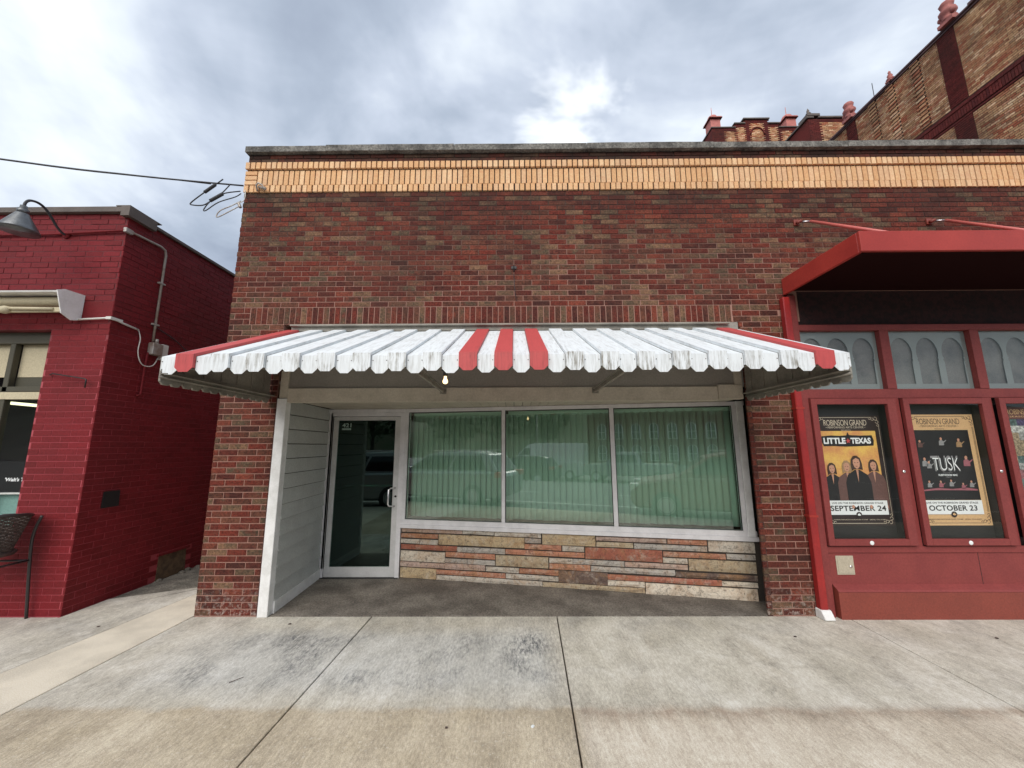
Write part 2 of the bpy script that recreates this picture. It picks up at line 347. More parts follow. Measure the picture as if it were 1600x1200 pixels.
mpg = N(t, 'ShaderNodeMapping'); mpg.inputs['Scale'].default_value = (60, 22, 1); t.links.new(P, mpg.inputs[0])
base = mixc(t, .42, base, ramp(t, noise(t, mpg.outputs[0], 1., 6, .75), [(.3, .12), (.7, .88)]), 'OVERLAY')
mpl = N(t, 'ShaderNodeMapping'); mpl.inputs['Scale'].default_value = (4., 1.1, 1); t.links.new(P, mpl.inputs[0])
base = mixc(t, .35, base, ramp(t, noise(t, mpl.outputs[0], 1., 6, .7, .4), [(.32, .2), (.68, .8)]), 'OVERLAY')
agg = ramp(t, noise(t, P, 45., 3, .6), [(.60, 0.), (.68, 1.)]); base = mixc(t, mth(t, 'MULTIPLY', agg, mth(t, 'MULTIPLY', lowf, .4)), base, (.75, .70, .60))
pits = ramp(t, noise(t, P, 60., 2, .5), [(.70, 0.), (.76, 1.)]); base = mixc(t, mth(t, 'MULTIPLY', pits, .5), base, (.15, .13, .11))
t.links.new(base, b.inputs['Base Color']); b.inputs['Roughness'].default_value = .88; b.inputs['Specular IOR Level'].default_value = .3
addbump(t, b, mth(t, 'ADD', grain, broom), .22, .004); M_['walk'] = m
# veneer stone: colour held per object
m, t, b, g = newmat('split veneer stone'); P = g.outputs['Position']; oi = N(t, 'ShaderNodeObjectInfo')
c = mixc(t, ramp(t, noise(t, P, 5., 6, .7, 1.2), [(.46, 0.), (.66, .55)]), oi.outputs['Color'], (.40, .22, .10))
c = mixc(t, ramp(t, noise(t, P, 9., 6, .7, .6), [(.5, 0.), (.7, .6)]), c, (.55, .49, .40))
c = mixc(t, ramp(t, noise(t, P, 26., 7, .75, 1.), [(.50, 0.), (.66, .8)]), c, (.075, .058, .045))
c = mixc(t, .35, c, noise(t, P, 80., 5), 'OVERLAY')
t.links.new(c, b.inputs['Base Color']); b.inputs['Roughness'].default_value = .85; addbump(t, b, noise(t, P, 35., 7, .75), .6, .02); M_['stone'] = m
b.inputs['Specular IOR Level'].default_value = .2
# glass: thin panes, tinted transmission with mirror reflection
def glass(name, tint, f0=.06, k=.9, rough=0., rc=(.90, 1., .95)):
    m = bpy.data.materials.new(name); m.use_nodes = True; t = m.node_tree; t.nodes.clear()
    o = N(t, 'ShaderNodeOutputMaterial'); tr = N(t, 'ShaderNodeBsdfTransparent'); tr.inputs[0].default_value = (*tint, 1)
    gl_ = N(t, 'ShaderNodeBsdfGlossy'); gl_.inputs['Roughness'].default_value = rough; gl_.inputs[0].default_value = (*rc, 1)
    fr = N(t, 'ShaderNodeFresnel'); fr.inputs[0].default_value = 1.5
    gg = N(t, 'ShaderNodeNewGeometry')
    f = mth(t, 'ADD', mth(t, 'MULTIPLY', fr.outputs[0], k), f0, clamp=True); f = mth(t, 'MULTIPLY', f, mth(t, 'SUBTRACT', 1., gg.outputs['Backfacing']), clamp=True)
    mx = N(t, 'ShaderNodeMixShader'); t.links.new(f, mx.inputs[0]); t.links.new(tr.outputs[0], mx.inputs[1]); t.links.new(gl_.outputs[0], mx.inputs[2])
    t.links.new(mx.outputs[0], o.inputs[0]); return m
M_['glass_green'] = glass('green tinted glass', (.87, .965, .915), .15, 1.5)
M_['glass_door'] = glass('dark door glass', (.30, .5, .43), .03, 1.3, 0., (.70, 1., .90))
M_['glass_clear'] = glass('clear case glass', (.98, .985, .98), .0, .8)
M_['car_glass'] = mat('car glass', (.015, .018, .02), .05, bump=0)
def emit(name, c, s):
    m = bpy.data.materials.new(name); m.use_nodes = True; t = m.node_tree; t.nodes.clear()
    o = N(t, 'ShaderNodeOutputMaterial'); e = N(t, 'ShaderNodeEmission'); e.inputs[0].default_value = (*c, 1); e.inputs[1].default_value = s
    t.links.new(e.outputs[0], o.inputs[0]); return m
M_['bulb'] = emit('lit bulb', (1, .70, .34), 1.9)
M_['tube_light'] = emit('fluorescent tube', (.95, .95, .6), 1.1)

# ------------------------------------------------------------------ ground
g_ = MB(); g_.box(-300, 300, -14.2, -4.75, -.6, -.15); struct(g_.build('road', M_['asphalt']))
g_ = MB(); g_.box(-300, 300, -300, -15.5, -1.2, -.6); g_.poly([(-300, -14.204, -.155), (-300, -15.499, -.6), (-300, -15.499, -1.2), (-300, -14.204, -1.2)], (600, 0, 0)); struct(g_.build('parking_lot', M_['asphalt']))
g_ = MB(); g_.box(-60, 60, -4.6, .004, -.5, -.03); g_.box(-300, 300, -4.6, 300, -.55, -.06); struct(g_.build('ground', M_['mortar_dark']))
kb = MB(); kb.box(-60, 60, -4.75, -4.602, -.5, .0); struct(kb.build('kerb', M_['strip'], bevel=.01))
walk = bpy.data.objects.new('sidewalk', None); col.objects.link(walk); walk['kind'] = 'structure'; WL[walk.name] = Vector((0, 0, 0))
def slab(pts, m, z1=0., z0=-.05, parent=walk, name='concrete_slab', label=None):
    b = MB(); b.poly([(x, y, z0) for x, y in pts], (0, 0, z1-z0)); return b.build(name, m, parent, bevel=.004, label=label)
J = .0055
def sx(x0, x1): return x0, x1
xs_top = [-3.235, -1.435, .412, 3.262, 6.3, 9.3, 12.3]; xs_bot = [-3.36, -1.555, .25, 3.12, 6.2, 9.2, 12.2]
for i in range(len(xs_top)-1):
    slab([(xs_top[i]+J, -.002), (xs_bot[i]+J, -4.6), (xs_bot[i+1]-J, -4.6), (xs_top[i+1]-J, -.002)], M_['walk'])
slab([(-3.66, .9), (-3.93, -1.4), (-4.32, -4.6), (-3.36-J, -4.6), (-3.235-J, 0.), (-3.24, .9)], M_['strip'], name='pale_strip', label='pale narrow strip of newer concrete between the buildings')
slab([(-4.56, -.01), (-5.6, -1.3), (-5.9, -4.6), (-4.32-J, -4.6), (-3.93-J, -1.4), (-3.66-J, .9), (-3.66, .9), (-4.56, .45)], M_['walk'])
slab([(-4.575, -.012), (-9.5, -.012), (-9.5, -4.6), (-5.9-J, -4.6), (-5.6-J, -1.3)], M_['walk'])
slab([(-12.5, -.012), (-12.5, -4.6), (-9.5-J, -4.6), (-9.5-J, -.012)], M_['walk'])
b_ = MB(); b_.poly([(-4.56, .455, -.05), (-3.665, .905, -.05), (-3.23, .905, -.05), (-3.23, 9, -.05), (-4.56, 9, -.05)], (0, 0, .045))
struct(b_.build('alley_ground', M_['gravel']))
# twigs and dead leaves, small litter
def litter(x, y, L, a, k):
    mb = MB()
    if k == 'twig': mb.tube([(x, y, .006), (x+L*.5*math.cos(a), y+L*.5*math.sin(a), .011), (x+L*math.cos(a+.25), y+L*math.sin(a+.25), .006)], [.003, .0025, .0015], 5)
    else:
        c_, s_ = math.cos(a), math.sin(a)
        pts = [(L*.5*math.cos(q)*(1 if i % 2 else .7), L*.32*math.sin(q)) for i, q in enumerate([2*math.pi*j/8 for j in range(8)])]
        mb.poly([(x+u*c_-v*s_, y+u*s_+v*c_, .003) for u, v in pts], (0, 0, .004))
    return mb
for (x, y, L, a, k, m_, lb) in [(-2.06,-1.09,.09,.6,'twig','wicker','short dark twig lying on the concrete left of the first joint'),
    (-2.16,-.17,.035,.3,'leaf','wicker','tiny dead leaf on the sidewalk in front of the white corner post'),
    (2.47,-.42,.03,.2,'leaf','wicker','small dark leaf scrap on the sidewalk in front of the right brick pier'),
    (.1,-1.52,.03,.9,'leaf','paper','tiny white scrap of paper near the centre joint'),
    (-.42,-1.53,.022,.1,'leaf','wicker','brown speck of leaf left of the white paper scrap'),
    (4.2,-.45,.035,.4,'leaf','wicker','dark leaf scrap on the concrete below the second poster case'),
    (-3.95,-.22,.03,.5,'leaf','wicker','small dark leaf at the edge of the pale concrete strip')]:
    o = litter(x, y, L, a, k).build('twig' if k == 'twig' else ('paper_scrap' if m_ == 'paper' else 'leaf'), M_[m_]); tag(o, lb, 'litter')

# ------------------------------------------------------------------ brick layers
def boxmesh(w, h, dpt, name='brick', bev=.0022):
    # front face at y=0 facing -Y, x centred, z centred; back open
    b = bev; v = [(-w/2+b, 0, -h/2+b), (w/2-b, 0, -h/2+b), (w/2-b, 0, h/2-b), (-w/2+b, 0, h/2-b),
         (-w/2, b, -h/2), (w/2, b, -h/2), (w/2, b, h/2), (-w/2, b, h/2), (-w/2, dpt, -h/2), (w/2, dpt, -h/2), (w/2, dpt, h/2), (-w/2, dpt, h/2)]
    f = [(0,1,2,3)]
    for a in (0, 4):
        for k in range(4): f.append((a+k, a+4+k, a+4+(k+1) % 4, a+(k+1) % 4))
    return v, f
def lay(items, origin, ax, nrm, mname, parent, name, ref, limit=300, thick=.02, rest='brick_courses'):
    """items: (s, z, w, h, proud) centre positions on a wall plane; nearest to ref become objects, the rest one stuff mesh"""
    ax = Vector(ax); nrm = Vector(nrm); o0 = Vector(origin)
    pos = lambda s, z, pr: o0+ax*s+nrm*pr+Vector((0, 0, z))
    items = sorted(items, key=lambda q: (pos(q[0], q[1], 0)-Vector(ref)).length)
    cache = {}; ang = math.atan2(ax.y, ax.x)
    for i, (s, z, w_, h_, pr) in enumerate(items[:limit]):
        k = (round(w_, 3), round(h_, 3))
        if k not in cache:
            v, f = boxmesh(k[0], k[1], thick); me = bpy.data.meshes.new(name); me.from_pydata(v, [], f)
            bm = bmesh.new(); bm.from_mesh(me)
            bm.normal_update(); bm.to_mesh(me); bm.free()
            me.materials.append(M_[mname]); cache[k] = me
        link(name, cache[k], None, parent, pos(s, z, pr), (0, 0, ang))
    if len(items) > limit:
        mb = MB(); R = Matrix.Rotation(ang, 3, 'Z')
        for (s, z, w_, h_, pr) in items[limit:]:
            v, f = boxmesh(w_, h_, thick); q = pos(s, z, pr)
            mb.add([R@Vector(a)+q for a in v], f)
        me = bpy.data.meshes.new(rest); me.from_pydata(mb.v, [], mb.f); me.materials.append(M_[mname])
        o = bpy.data.objects.new(rest, me); col.objects.link(o); o.parent = parent; o.location = -WL[parent.name]; o['kind'] = 'stuff'
CH, BL, JT = .0626, .2045, .0088
def runs(z0, z1, xr, ch=CH, bl=BL, jt=JT, jit=.0012, off0=0):
    """running-bond bricks in rows from z0 to z1; xr(z) -> list of (x0,x1) spans"""
    out = []; n = round((z1-z0)/ch); ch = (z1-z0)/n
    for r in range(n):
        z = z0+ch*(r+.5)
        for (a, b) in xr(z):
            x = (math.floor(a/bl)-1)*bl + (bl/2 if (r+off0) % 2 else 0)
            while x < b:
                l, rr = max(x, a), min(x+bl, b)
                if rr-l > .03: out.append(((l+rr)/2, z, rr-l-jt, ch-jt, random.uniform(-jit, jit)))
                x += bl
    return out

# ------------------------------------------------------------------ the brick shop
XR = 11.5
shop = thing('brick_shop', 'low dark red brick shop with buff brick band, white siding entry and angled green windows', 'building', (0, 0, 0))
c_ = MB()
c_.box(-3.222, -2.6, .0045, .4, -.1, 3.04); c_.poly([(2.53, .0045, -.1), (3.06, .0045, -.1), (3.06, .4, -.1), (2.77, .4, -.1)], (0, 0, 3.14)); c_.box(-3.222, 3.2, .0045, .4, 3.04, 4.675)
c_.box(3.2, XR, .0045, .4, 3.40, 4.675)
c_.build('mortar_bed', M_['mortar'], shop)
c_ = MB(); c_.box(-3.222, XR, .008, .42, 4.675, 5.19); c_.build('band_joint', M_['mortar_dark'], shop)
c_ = MB(); c_.box(-3.222, -3.02, .401, 9, -.1, 5.1); c_.box(-3.0, XR, 8.8, 9, -.1, 5.1); c_.box(XR, XR+.2, .02, 9, -.1, 5.1)
c_.build('outer_wall', M_['mortar'], shop)
c_ = MB(); c_.box(-3.0, XR-.01, .42, 8.8, 4.8, 4.95); c_.build('roof', M_['roof'], shop)
c_ = MB(); c_.box(-3.01, XR-.01, 4.6, 4.7, -.02, 4.7); c_.box(-3.0, -2.62, .41, 4.6, -.02, 3.); c_.box(2.9, 3.0, .5, 4.6, -.02, 3.); c_.box(-2.61, 2.89, 1.25, 4.59, 2.3, 2.35)
c_.build('inner_room', M_['darkroom'], shop)
def span(z):
    if z < 3.04: return [(-3.23, -2.598), (2.505, 3.03)]
    if z < 3.24: return []
    if z < 3.5: return [(-3.23, 9.5)]
    return [(-3.23, 9.5)]
# toothing at the left edge: alternate courses
items = runs(0.004, 3.04, span) + runs(3.24, 4.677, lambda z: [(-3.23+.004*math.sin(z*40), 9.5)])
items = [i for i in items if not (i[0] > 3.07 and i[1] < 3.41)]
lay(items, (0, 0, 0), (1, 0, 0), (0, -1, 0), 'brick', shop, 'brick', (0, -1.0, 2.7))
# soldier course over the awning, with bonded ends
so_ = []; x = -2.99
while x < 2.44: so_.append((x+.031, 3.14, .055, .19, random.uniform(-.001, .002))); x += .0639
lay(so_, (0, 0, 0), (1, 0, 0), (0, -1, 0), 'brick', shop, 'soldier_brick', (0, -4, 1.6), 110)
en = runs(3.04, 3.24, lambda z: [(-3.23, -2.995), (2.45, 9.5)])
lay([e for e in en if e[0] < 3.0], (0, 0, 0), (1, 0, 0), (0, -1, 0), 'brick', shop, 'brick', (0, -4, 1.6), 0, rest='end_courses')
# right pier's splayed brick return
rv = MB(); rv.poly([(2.510, .003, -.02), (2.56, .003, -.02), (2.80, .40, -.02), (2.735, .40, -.02)], (0, 0, 2.2)); rv.build('pier_return', mat('dark stained brick return', (.05,.022,.018), .85, (.09,.04,.03), 12., .5, bump=.6), shop)
rv = MB(); rv.box(-2.597, -2.576, -.002, .3, 0, 2.2); rv.build('pier_trim', mat('rusty brown trim', (.05,.015,.013), .8), shop)
# buff band: headers, soldiers, headers
bf = []; x = -3.235; i = 0
while x < 9.5:
    j = random.uniform(-.0015, .0015)
    bf.append((x+.031, 5.026, .050, .086, .028+j)); 
    if x > -3.16: bf.append((x+.031+.02, 4.873, .0525, .192, .006+j))
    bf.append((x+.031+.004*(i % 2), 4.725, .050, .088, .014+j+random.uniform(0, .004))); x += .0636; i += 1
for k in range(3): bf.append((-3.162, 4.81+.063*k, .142, .052, .012))
lay(bf, (0, 0, 0), (1, 0, 0), (0, -1, 0), 'buff', shop, 'buff_brick', (0, -4, 1.6), 300, .035, rest='buff_brick_courses')
dk = runs(5.078, 5.192, lambda z: [(-3.222, 9.5)])
lay([(a, b, c2_, d_, e) for a, b, c2_, d_, e in dk], (0, 0, 0), (1, 0, 0), (0, -1, 0), 'brick', shop, 'parapet_brick', (0, -4, 1.6), 110, .03, rest='parapet_courses')
x = -3.245; cp = [(.98, .0), (1.55, .012), (1.6, .006), (1.52, .01), (1.6, .004), (1.7, .008), (1.6, .005), (1.6, .008), (1.6, .005), (1.6, .006)]
for wd, dz_ in cp:
    b = MB(); b.box(x+.003, x+wd-.003, -.048-dz_*.5, .36, 5.196, 5.270+dz_*.5); x += wd
    me = b.mesh('coping_stone'); bm = bmesh.new(); bm.from_mesh(me)
    bmesh.ops.subdivide_edges(bm, edges=[e for e in bm.edges if e.calc_length() > .8], cuts=14)
    for v in bm.verts: v.co += Vector((0, random.uniform(-.0015, .0015), random.uniform(-.0012, .0012)))
    bm.to_mesh(me); bm.free(); link('coping_stone', me, M_['coping'], shop)
# iron hook with dark drip stain bracket on the wall
hk = thing('wall_hook', 'small rusty iron hook high on the brick wall above the middle of the striped awning', 'hook', (0, 0, 3.68))
b = MB(); b.tube([(.0, .0, 3.70), (.0, -.06, 3.70), (.005, -.08, 3.66), (.0, -.06, 3.62)], .008, 6); b.build('hook', M_['black'], hk)
b = MB(); b.box(-.03, .03, -.012, 0, 3.685, 3.715); b.build('mounting_plate', M_['black'], hk)
b = MB(); b.tube([(.0, -.006, 3.62), (.004, -.006, 3.5), (.012, -.006, 3.38), (.026, -.006, 3.3)], .0035, 5); b.build('wire_stub', M_['cable'], hk)

# ---- recessed entry
P1 = Vector((-1.50, 1.13, 0)); P2 = Vector((2.66, .356, 0)); LW = (P2-P1).length; ta = (P2-P1).normalized(); na = Vector((ta.y, -ta.x, 0))  # towards street
if na.y > 0: na = -na
def W(s, d, z): q = P1+ta*s+na*d; return (q.x, q.y, z)
def wb(mb, s0, s1, d0, d1, z0, z1): return mb.wbox(P1, ta, na, s0, s1, d0, d1, z0, z1)
b = MB(); b.poly([(-2.47, .012, -.04), (2.51, .012, -.04), (2.72, .36, -.04), (-1.48, 1.14, -.04), (-2.55, 1.14, -.04)], (0, 0, .044)); b.build('entry_floor', M_['slab_dark'], shop)
b = MB(); b.box(-2.575, -2.472, -.03, .06, .0, 2.195); b.build('corner_post', M_['white'], shop, bevel=.004)
b = MB(); b.box(-2.56, -2.475, -.02, .02, 2.2, 2.5); b.build('upper_corner_trim', M_['beam'], shop)
b = MB(); b.box(2.395, 2.47, -.02, .02, 2.185, 2.5); b.build('upper_corner_trim', M_['beam'], shop)
# clapboards of the left return wall
b = MB(); b.poly([(-2.60, .06, 0), (-2.50, .06, 0), (-2.56, 1.13, 0), (-2.66, 1.13, 0)], (0, 0, 2.3)); b.build('return_wall', M_['olive'], shop)  # dark wall colour behind the gaps paints the shadow lines under the laps
nb = 13; z = .12; dzb = (2.19-.12)/nb
for k in range(nb):
    b = MB(); z0 = .12+k*dzb; z1 = z0+dzb+.006
    z1 = z0+dzb-.009; A = [(-2.4985, .062, z0), (-2.466, .062, z0), (-2.488, .062, z1)]; B = [(-2.5585, 1.128, z0), (-2.526, 1.128, z0), (-2.548, 1.128, z1)]
    b.add(A+B, [(0, 1, 2), (3, 5, 4), (0, 3, 4, 1), (1, 4, 5, 2), (2, 5, 3, 0)]); b.build('siding_board', M_['siding'], shop)
b = MB(); b.poly([(-2.495, .061, .004), (-2.458, .061, .004), (-2.518, 1.127, .004), (-2.555, 1.127, .004)], (0, 0, .115)); b.build('base_board', M_['white'], shop)
b = MB(); b.poly([(-2.515, 1.10, .12), (-2.49, 1.10, .12), (-2.49, 1.128, .12), (-2.53, 1.128, .12)], (0, 0, 2.06)); b.build('inner_trim', M_['white'], shop)
# beam, panel, soffit
b = MB(); b.box(-2.474, 2.2, -.022, .06, 2.152, 2.305); b.build('beam', M_['beam'], shop, bevel=.003)
b = MB(); b.box(2.203, 2.47, -.025, .06, 2.168, 2.325); b.build('beam_end', M_['beam'], shop, bevel=.003)
b = MB(); b.box(-2.474, 2.5, .0, .05, 2.305, 3.035); b.build('header_panel', M_['panel'], shop)
b = MB(); b.poly([(-2.60, .02, 2.36), (2.60, .02, 2.36), (2.80, .40, 2.36), (-1.4, 1.25, 2.36), (-2.66, 1.25, 2.36)], (0, 0, .03)); b.build('ceiling_deck', M_['panel'], shop)
x = -2.5
while x < 2.5:       # beaded soffit boards running front to back
    xe = min(x+.098, 2.5)
    def yb_(xx): return 1.128 if xx < -1.5 else 1.13-(xx+1.5)*.186-.004
    b = MB(); b.poly([(x, .061, 2.186), (xe, .061, 2.186), (xe, yb_(xe), 2.186), (x, yb_(x), 2.186)], (0, 0, .012)); b.build('soffit_board', M_['beam'], shop); x += .104
# stone wall under the windows
sw = MB(); wb(sw, 0, LW+.09, -.12, -.006, 0., .622); swall = sw.build('stone_wall', mat('dark stone joint', (.045, .035, .028), .95, bump=.4), shop)
SC = dict(p=(.40,.29,.24), l=(.50,.455,.385), o=(.47,.36,.22), s=(.42,.19,.12), g=(.38,.35,.31), r=(.34,.12,.08), c=(.60,.53,.43), t=(.42,.34,.23), b=(.13,.09,.075))
ST = [(0.009,0.834,0.571,0.620,'p'),(0.848,1.253,0.574,0.618,'l'),(1.266,1.844,0.567,0.617,'l'),(1.865,2.494,0.492,0.612,'o'),(0.003,0.511,0.502,0.551,'s'),(0.006,0.262,0.434,0.482,'l'),(0.275,0.513,0.429,0.482,'l'),(0.527,1.637,0.434,0.554,'o'),(1.651,1.843,0.500,0.551,'g'),(0.009,0.773,0.358,0.415,'r'),(0.784,1.395,0.356,0.412,'g'),(1.645,2.090,0.429,0.484,'s'),(2.104,2.359,0.424,0.481,'l'),(1.404,2.361,0.358,0.411,'s'),(0.013,0.614,0.217,0.336,'c'),(0.625,1.267,0.287,0.344,'s'),(0.621,0.907,0.220,0.268,'g'),(0.918,1.266,0.220,0.270,'g'),(1.282,1.929,0.218,0.340,'t'),(1.946,2.219,0.283,0.335,'l'),(2.230,2.818,0.283,0.337,'g'),(1.945,2.426,0.213,0.274,'s'),(2.437,3.370,0.213,0.269,'g'),(0.010,0.616,0.148,0.202,'p'),(0.623,1.143,0.146,0.210,'p'),(1.159,1.568,0.147,0.199,'l'),(1.579,2.048,0.145,0.199,'s'),(2.054,2.622,0.071,0.203,'b'),(0.013,0.500,0.013,0.132,'o'),(0.505,1.400,0.075,0.127,'s'),(1.411,2.047,0.076,0.128,'l'),(0.507,1.851,0.008,0.063,'l'),(1.859,3.033,0.008,0.060,'t'),(2.509,3.297,0.563,0.607,'p'),(3.314,3.730,0.558,0.610,'s'),(2.510,2.926,0.492,0.544,'t'),(2.942,3.725,0.491,0.543,'g'),(3.746,4.220,0.496,0.609,'l'),(2.376,3.243,0.351,0.477,'r'),(3.260,3.914,0.416,0.470,'s'),(3.931,4.218,0.421,0.474,'g'),(3.252,3.510,0.350,0.402,'l'),(2.828,3.509,0.284,0.334,'p'),(3.526,4.216,0.282,0.401,'t'),(3.382,4.217,0.206,0.259,'b'),(2.627,3.852,0.136,0.190,'r'),(2.624,3.033,0.072,0.126,'c'),(3.860,4.215,0.137,0.185,'c'),(3.045,4.204,0.006,0.120,'c')]
for (s0, s1, z0, z1, k) in ST:
    nx, nz = max(2, int((s1-s0)/.12)), (3 if z1-z0 > .08 else 2)
    s0 -= .002; s1 += .002; z0 -= .001; z1 += .001
    pr = random.uniform(.006, .02); vs = []; fs = []
    for iz in range(nz+1):
        for ix in range(nx+1):
            ed = ix in (0, nx) or iz in (0, nz)
            vs.append(W(s0+(s1-s0)*ix/nx+(random.uniform(-.002, .002) if ed else 0), pr-(.008 if ed else 0)+random.uniform(-.004, .004), z0+(z1-z0)*iz/nz+(random.uniform(-.0015, .0015) if ed else 0)))
    for iz in range(nz):
        for ix in range(nx): a = iz*(nx+1)+ix; fs.append((a, a+1, a+nx+2, a+nx+1))
    ring = [ix for ix in range(nx+1)]+[iz*(nx+1)+nx for iz in range(1, nz+1)]+[nz*(nx+1)+ix for ix in range(nx-1, -1, -1)]+[iz*(nx+1) for iz in range(nz-1, 0, -1)]
    base_i = len(vs)
    for i in ring: q = Vector(vs[i]); vs.append(tuple(q-na*(pr+.008)))
    for j in range(len(ring)): fs.append((ring[j], base_i+j, base_i+(j+1) % len(ring), ring[(j+1) % len(ring)]))
    b = MB(); b.add(vs, fs); o = b.build('stone', M_['stone'], swall)
    v = random.uniform(1.0, 1.25); o.color = (*[q*v for q in SC[k]], 1)
# window band
fr = MB(); wb(fr, -.005, LW+.02, -.05, .03, .672, .731); wb(fr, -.005, LW+.02, -.05, .025, 2.135, 2.182)
for a, c in ((-.005, .055), (1.357, 1.402), (2.722, 2.772), (4.118, 4.16)): wb(fr, a, c, -.05, .028, .7312, 2.1348)
win = fr.build('window_frame', M_['alum'], shop, bevel=.0015)
b = MB(); wb(b, -.01, LW+.03, -.04, .045, .624, .6715); b.build('window_sill', M_['alum'], shop, bevel=.002)
b = MB(); wb(b, 4.162, 4.235, -.05, .04, .673, 2.185); b.build('white_jamb', M_['white'], shop, bevel=.003)
for a, c in ((.0552, 1.3568), (1.4022, 2.7218), (2.7722, 4.1178)):
    b = MB(); wb(b, a, c, -.006, .0, .7315, 2.1345); b.build('window_pane', M_['glass_green'], shop)
    b = MB(); wb(b, a, a+.008, .0005, .008, .7315, 2.1345); wb(b, c-.008, c, .0005, .008, .7315, 2.1345); wb(b, a+.008, c-.008, .0005, .008, .7315, .7385); wb(b, a+.008, c-.008, .0005, .008, 2.1275, 2.1345)
    b.build('gasket', M_['gasket'], win)
    bl = MB(); wb(bl, a+.02, c+.01, -.16, -.10, 2.09, 2.13); bl.build('blind_rail', M_['blind'], shop)
    s = a+.035; k = 0; base_ang = 11 if a < 2 else 19
    while s < c+.02:
        ang = rad(base_ang+random.uniform(-4, 4)); hw = .0445; dx, dy = hw*math.cos(ang), hw*math.sin(ang); d0 = -.13
        b = MB(); cx = s
        # slightly cupped vane
        prof = [(-1, 0), (-.5, .006), (0, .008), (.5, .006), (1, 0)]
        vs = []; zb = .745+random.uniform(0, .008)
        for z in (zb, 2.1):
            for u, e in prof: vs.append(W(cx+u*dx-e*math.sin(ang), d0+u*dy+e*math.cos(ang), z))
        b.add(vs, [(i, i+1, i+6, i+5) for i in range(4)], True); me = b.mesh('v'); o = link('blind_vane', me, M_['blind'], shop)
        md = o.modifiers.new('thick', 'SOLIDIFY'); md.thickness = .0012
        s += .0755; k += 1
# door
dy0 = 1.13
b = MB(); b.box(-2.545, -2.49, 1.10, 1.17, .0, 2.13); b.box(-1.56, -1.503, 1.10, 1.17, .0, 2.13); b.box(-2.49, -1.56, 1.10, 1.17, 2.085, 2.13); b.box(-2.6, -1.503, 1.095, 1.17, 2.132, 2.182)
b.build('door_frame', M_['alum'], shop, bevel=.0015)
b = MB(); b.box(-2.485, -2.425, 1.12, 1.16, .01, 2.08)
b = MB(); b.box(-2.486, -2.42, 1.12, 1.16, .012, 2.08); b.box(-1.635, -1.564, 1.12, 1.16, .012, 2.08); b.box(-2.42, -1.635, 1.12, 1.16, .012, .135); b.box(-2.42, -1.635, 1.12, 1.16, 2.03, 2.08)
door = b.build('door', M_['alum_d'], shop, bevel=.002)
b = MB(); b.box(-2.4195, -1.6355, 1.138, 1.144, .1355, 2.0295); b.build('door_glass', M_['glass_door'], door)
b = MB(); b.tube([(-1.60, 1.12, 1.13), (-1.64, 1.06, 1.13), (-1.665, 1.05, 1.11), (-1.67, 1.05, .93), (-1.655, 1.055, .90), (-1.60, 1.12, .895)], .0115, 8); b.build('door_handle', M_['steel'], door)
b = MB(); b.tube([(-1.592, 1.121, 1.02), (-1.592, 1.112, 1.02)], .014, 10); b.build('lock', M_['black'], door)
b = MB(); b.tube([(-2.43, 1.20, 1.15), (-1.63, 1.20, 1.15)], .014, 8); b.build('push_bar', M_['steel'], door)
b = MB(); b.box(-2.55, -1.51, 1.08, 1.16, .0045, .0118); b.build('threshold', M_['gasket'], shop)
me = text_mesh('421', .125, .055, .02); link('number_sticker', me, mat('pale green sticker', (.35, .48, .42), .6, bump=0), door, (-2.31, 1.136, 1.965), FACE)
b = MB(); b.box(-2.375, -2.25, 1.1365, 1.1372, 1.90, 1.925); b.build('sticker_strip', mat('pale green sticker strip', (.3, .42, .37), .6, bump=0), door)
# ------------------------------------------------------------------ striped metal awning
XC = -.082; PD = .267
aw = thing('striped_awning', 'white metal slat awning with red stripes and scalloped edge over the shop window', 'awning', (XC, 0, 2.98))
Z0, YF, ZF, ZB = 2.975, -1.337, 2.372, 2.232
nrm = Vector((0, (ZF-Z0), -YF)); nrm = Vector((0, -(Z0-ZF), -YF)).normalized()  # outward (up/forward) normal of the slope
def slat_mesh(hw, fl, rec, cham, bot, fl_in=True):
    """one pan: slope from wall to edge, then a valance tab with clipped corners. rec = how far it is set back"""
    off = -nrm*rec
    A = Vector((0, 0, Z0))+off; Bp = Vector((0, YF+rec, ZF))-Vector((0, 0, rec*.6)); th = .003
    Cc = Vector((0, YF+rec, bot+cham)); Dd = Vector((0, YF+rec, bot))
    mb = MB(); st = [(A, hw), (Bp, hw), (Cc, hw), (Dd, hw-cham)]
    nn = [nrm, (nrm+Vector((0, -1, 0))).normalized(), Vector((0, -1, 0)), Vector((0, -1, 0))]
    vs = []
    for (q, h), n_ in zip(st, nn):
        vs += [q+Vector((-h, 0, 0)), q+Vector((h, 0, 0)), q+Vector((h, 0, 0))-n_*th, q+Vector((-h, 0, 0))-n_*th]
    fs = [(0, 1, 2, 3), (12, 15, 14, 13)]
    for i in range(3):
        for k in range(4): fs.append((i*4+k, i*4+4+k, i*4+4+(k+1) % 4, i*4+(k+1) % 4))
    mb.add(vs, fs)
    if fl:
        for sg in (-1, 1):
            x0 = sg*hw; x1 = sg*(hw-.003); q = []
            for (P_, h), n_ in zip(st[:3], nn):
                for xx in (x0, x1): q += [P_+Vector((xx, 0, 0)), P_+Vector((xx, 0, 0))-n_*fl]
            ff = [(0, 1, 3, 2), (8, 10, 11, 9)]
            for i in range(2): a = i*4; ff += [(a, a+4, a+5, a+1), (a+2, a+3, a+7, a+6), (a+1, a+5, a+7, a+3)]
            mb.add(q, ff)
    return mb.mesh('awning_slat')
mfw = slat_mesh(.068, .026, 0, .034, ZB); mfw.materials.append(M_['aw_white'])
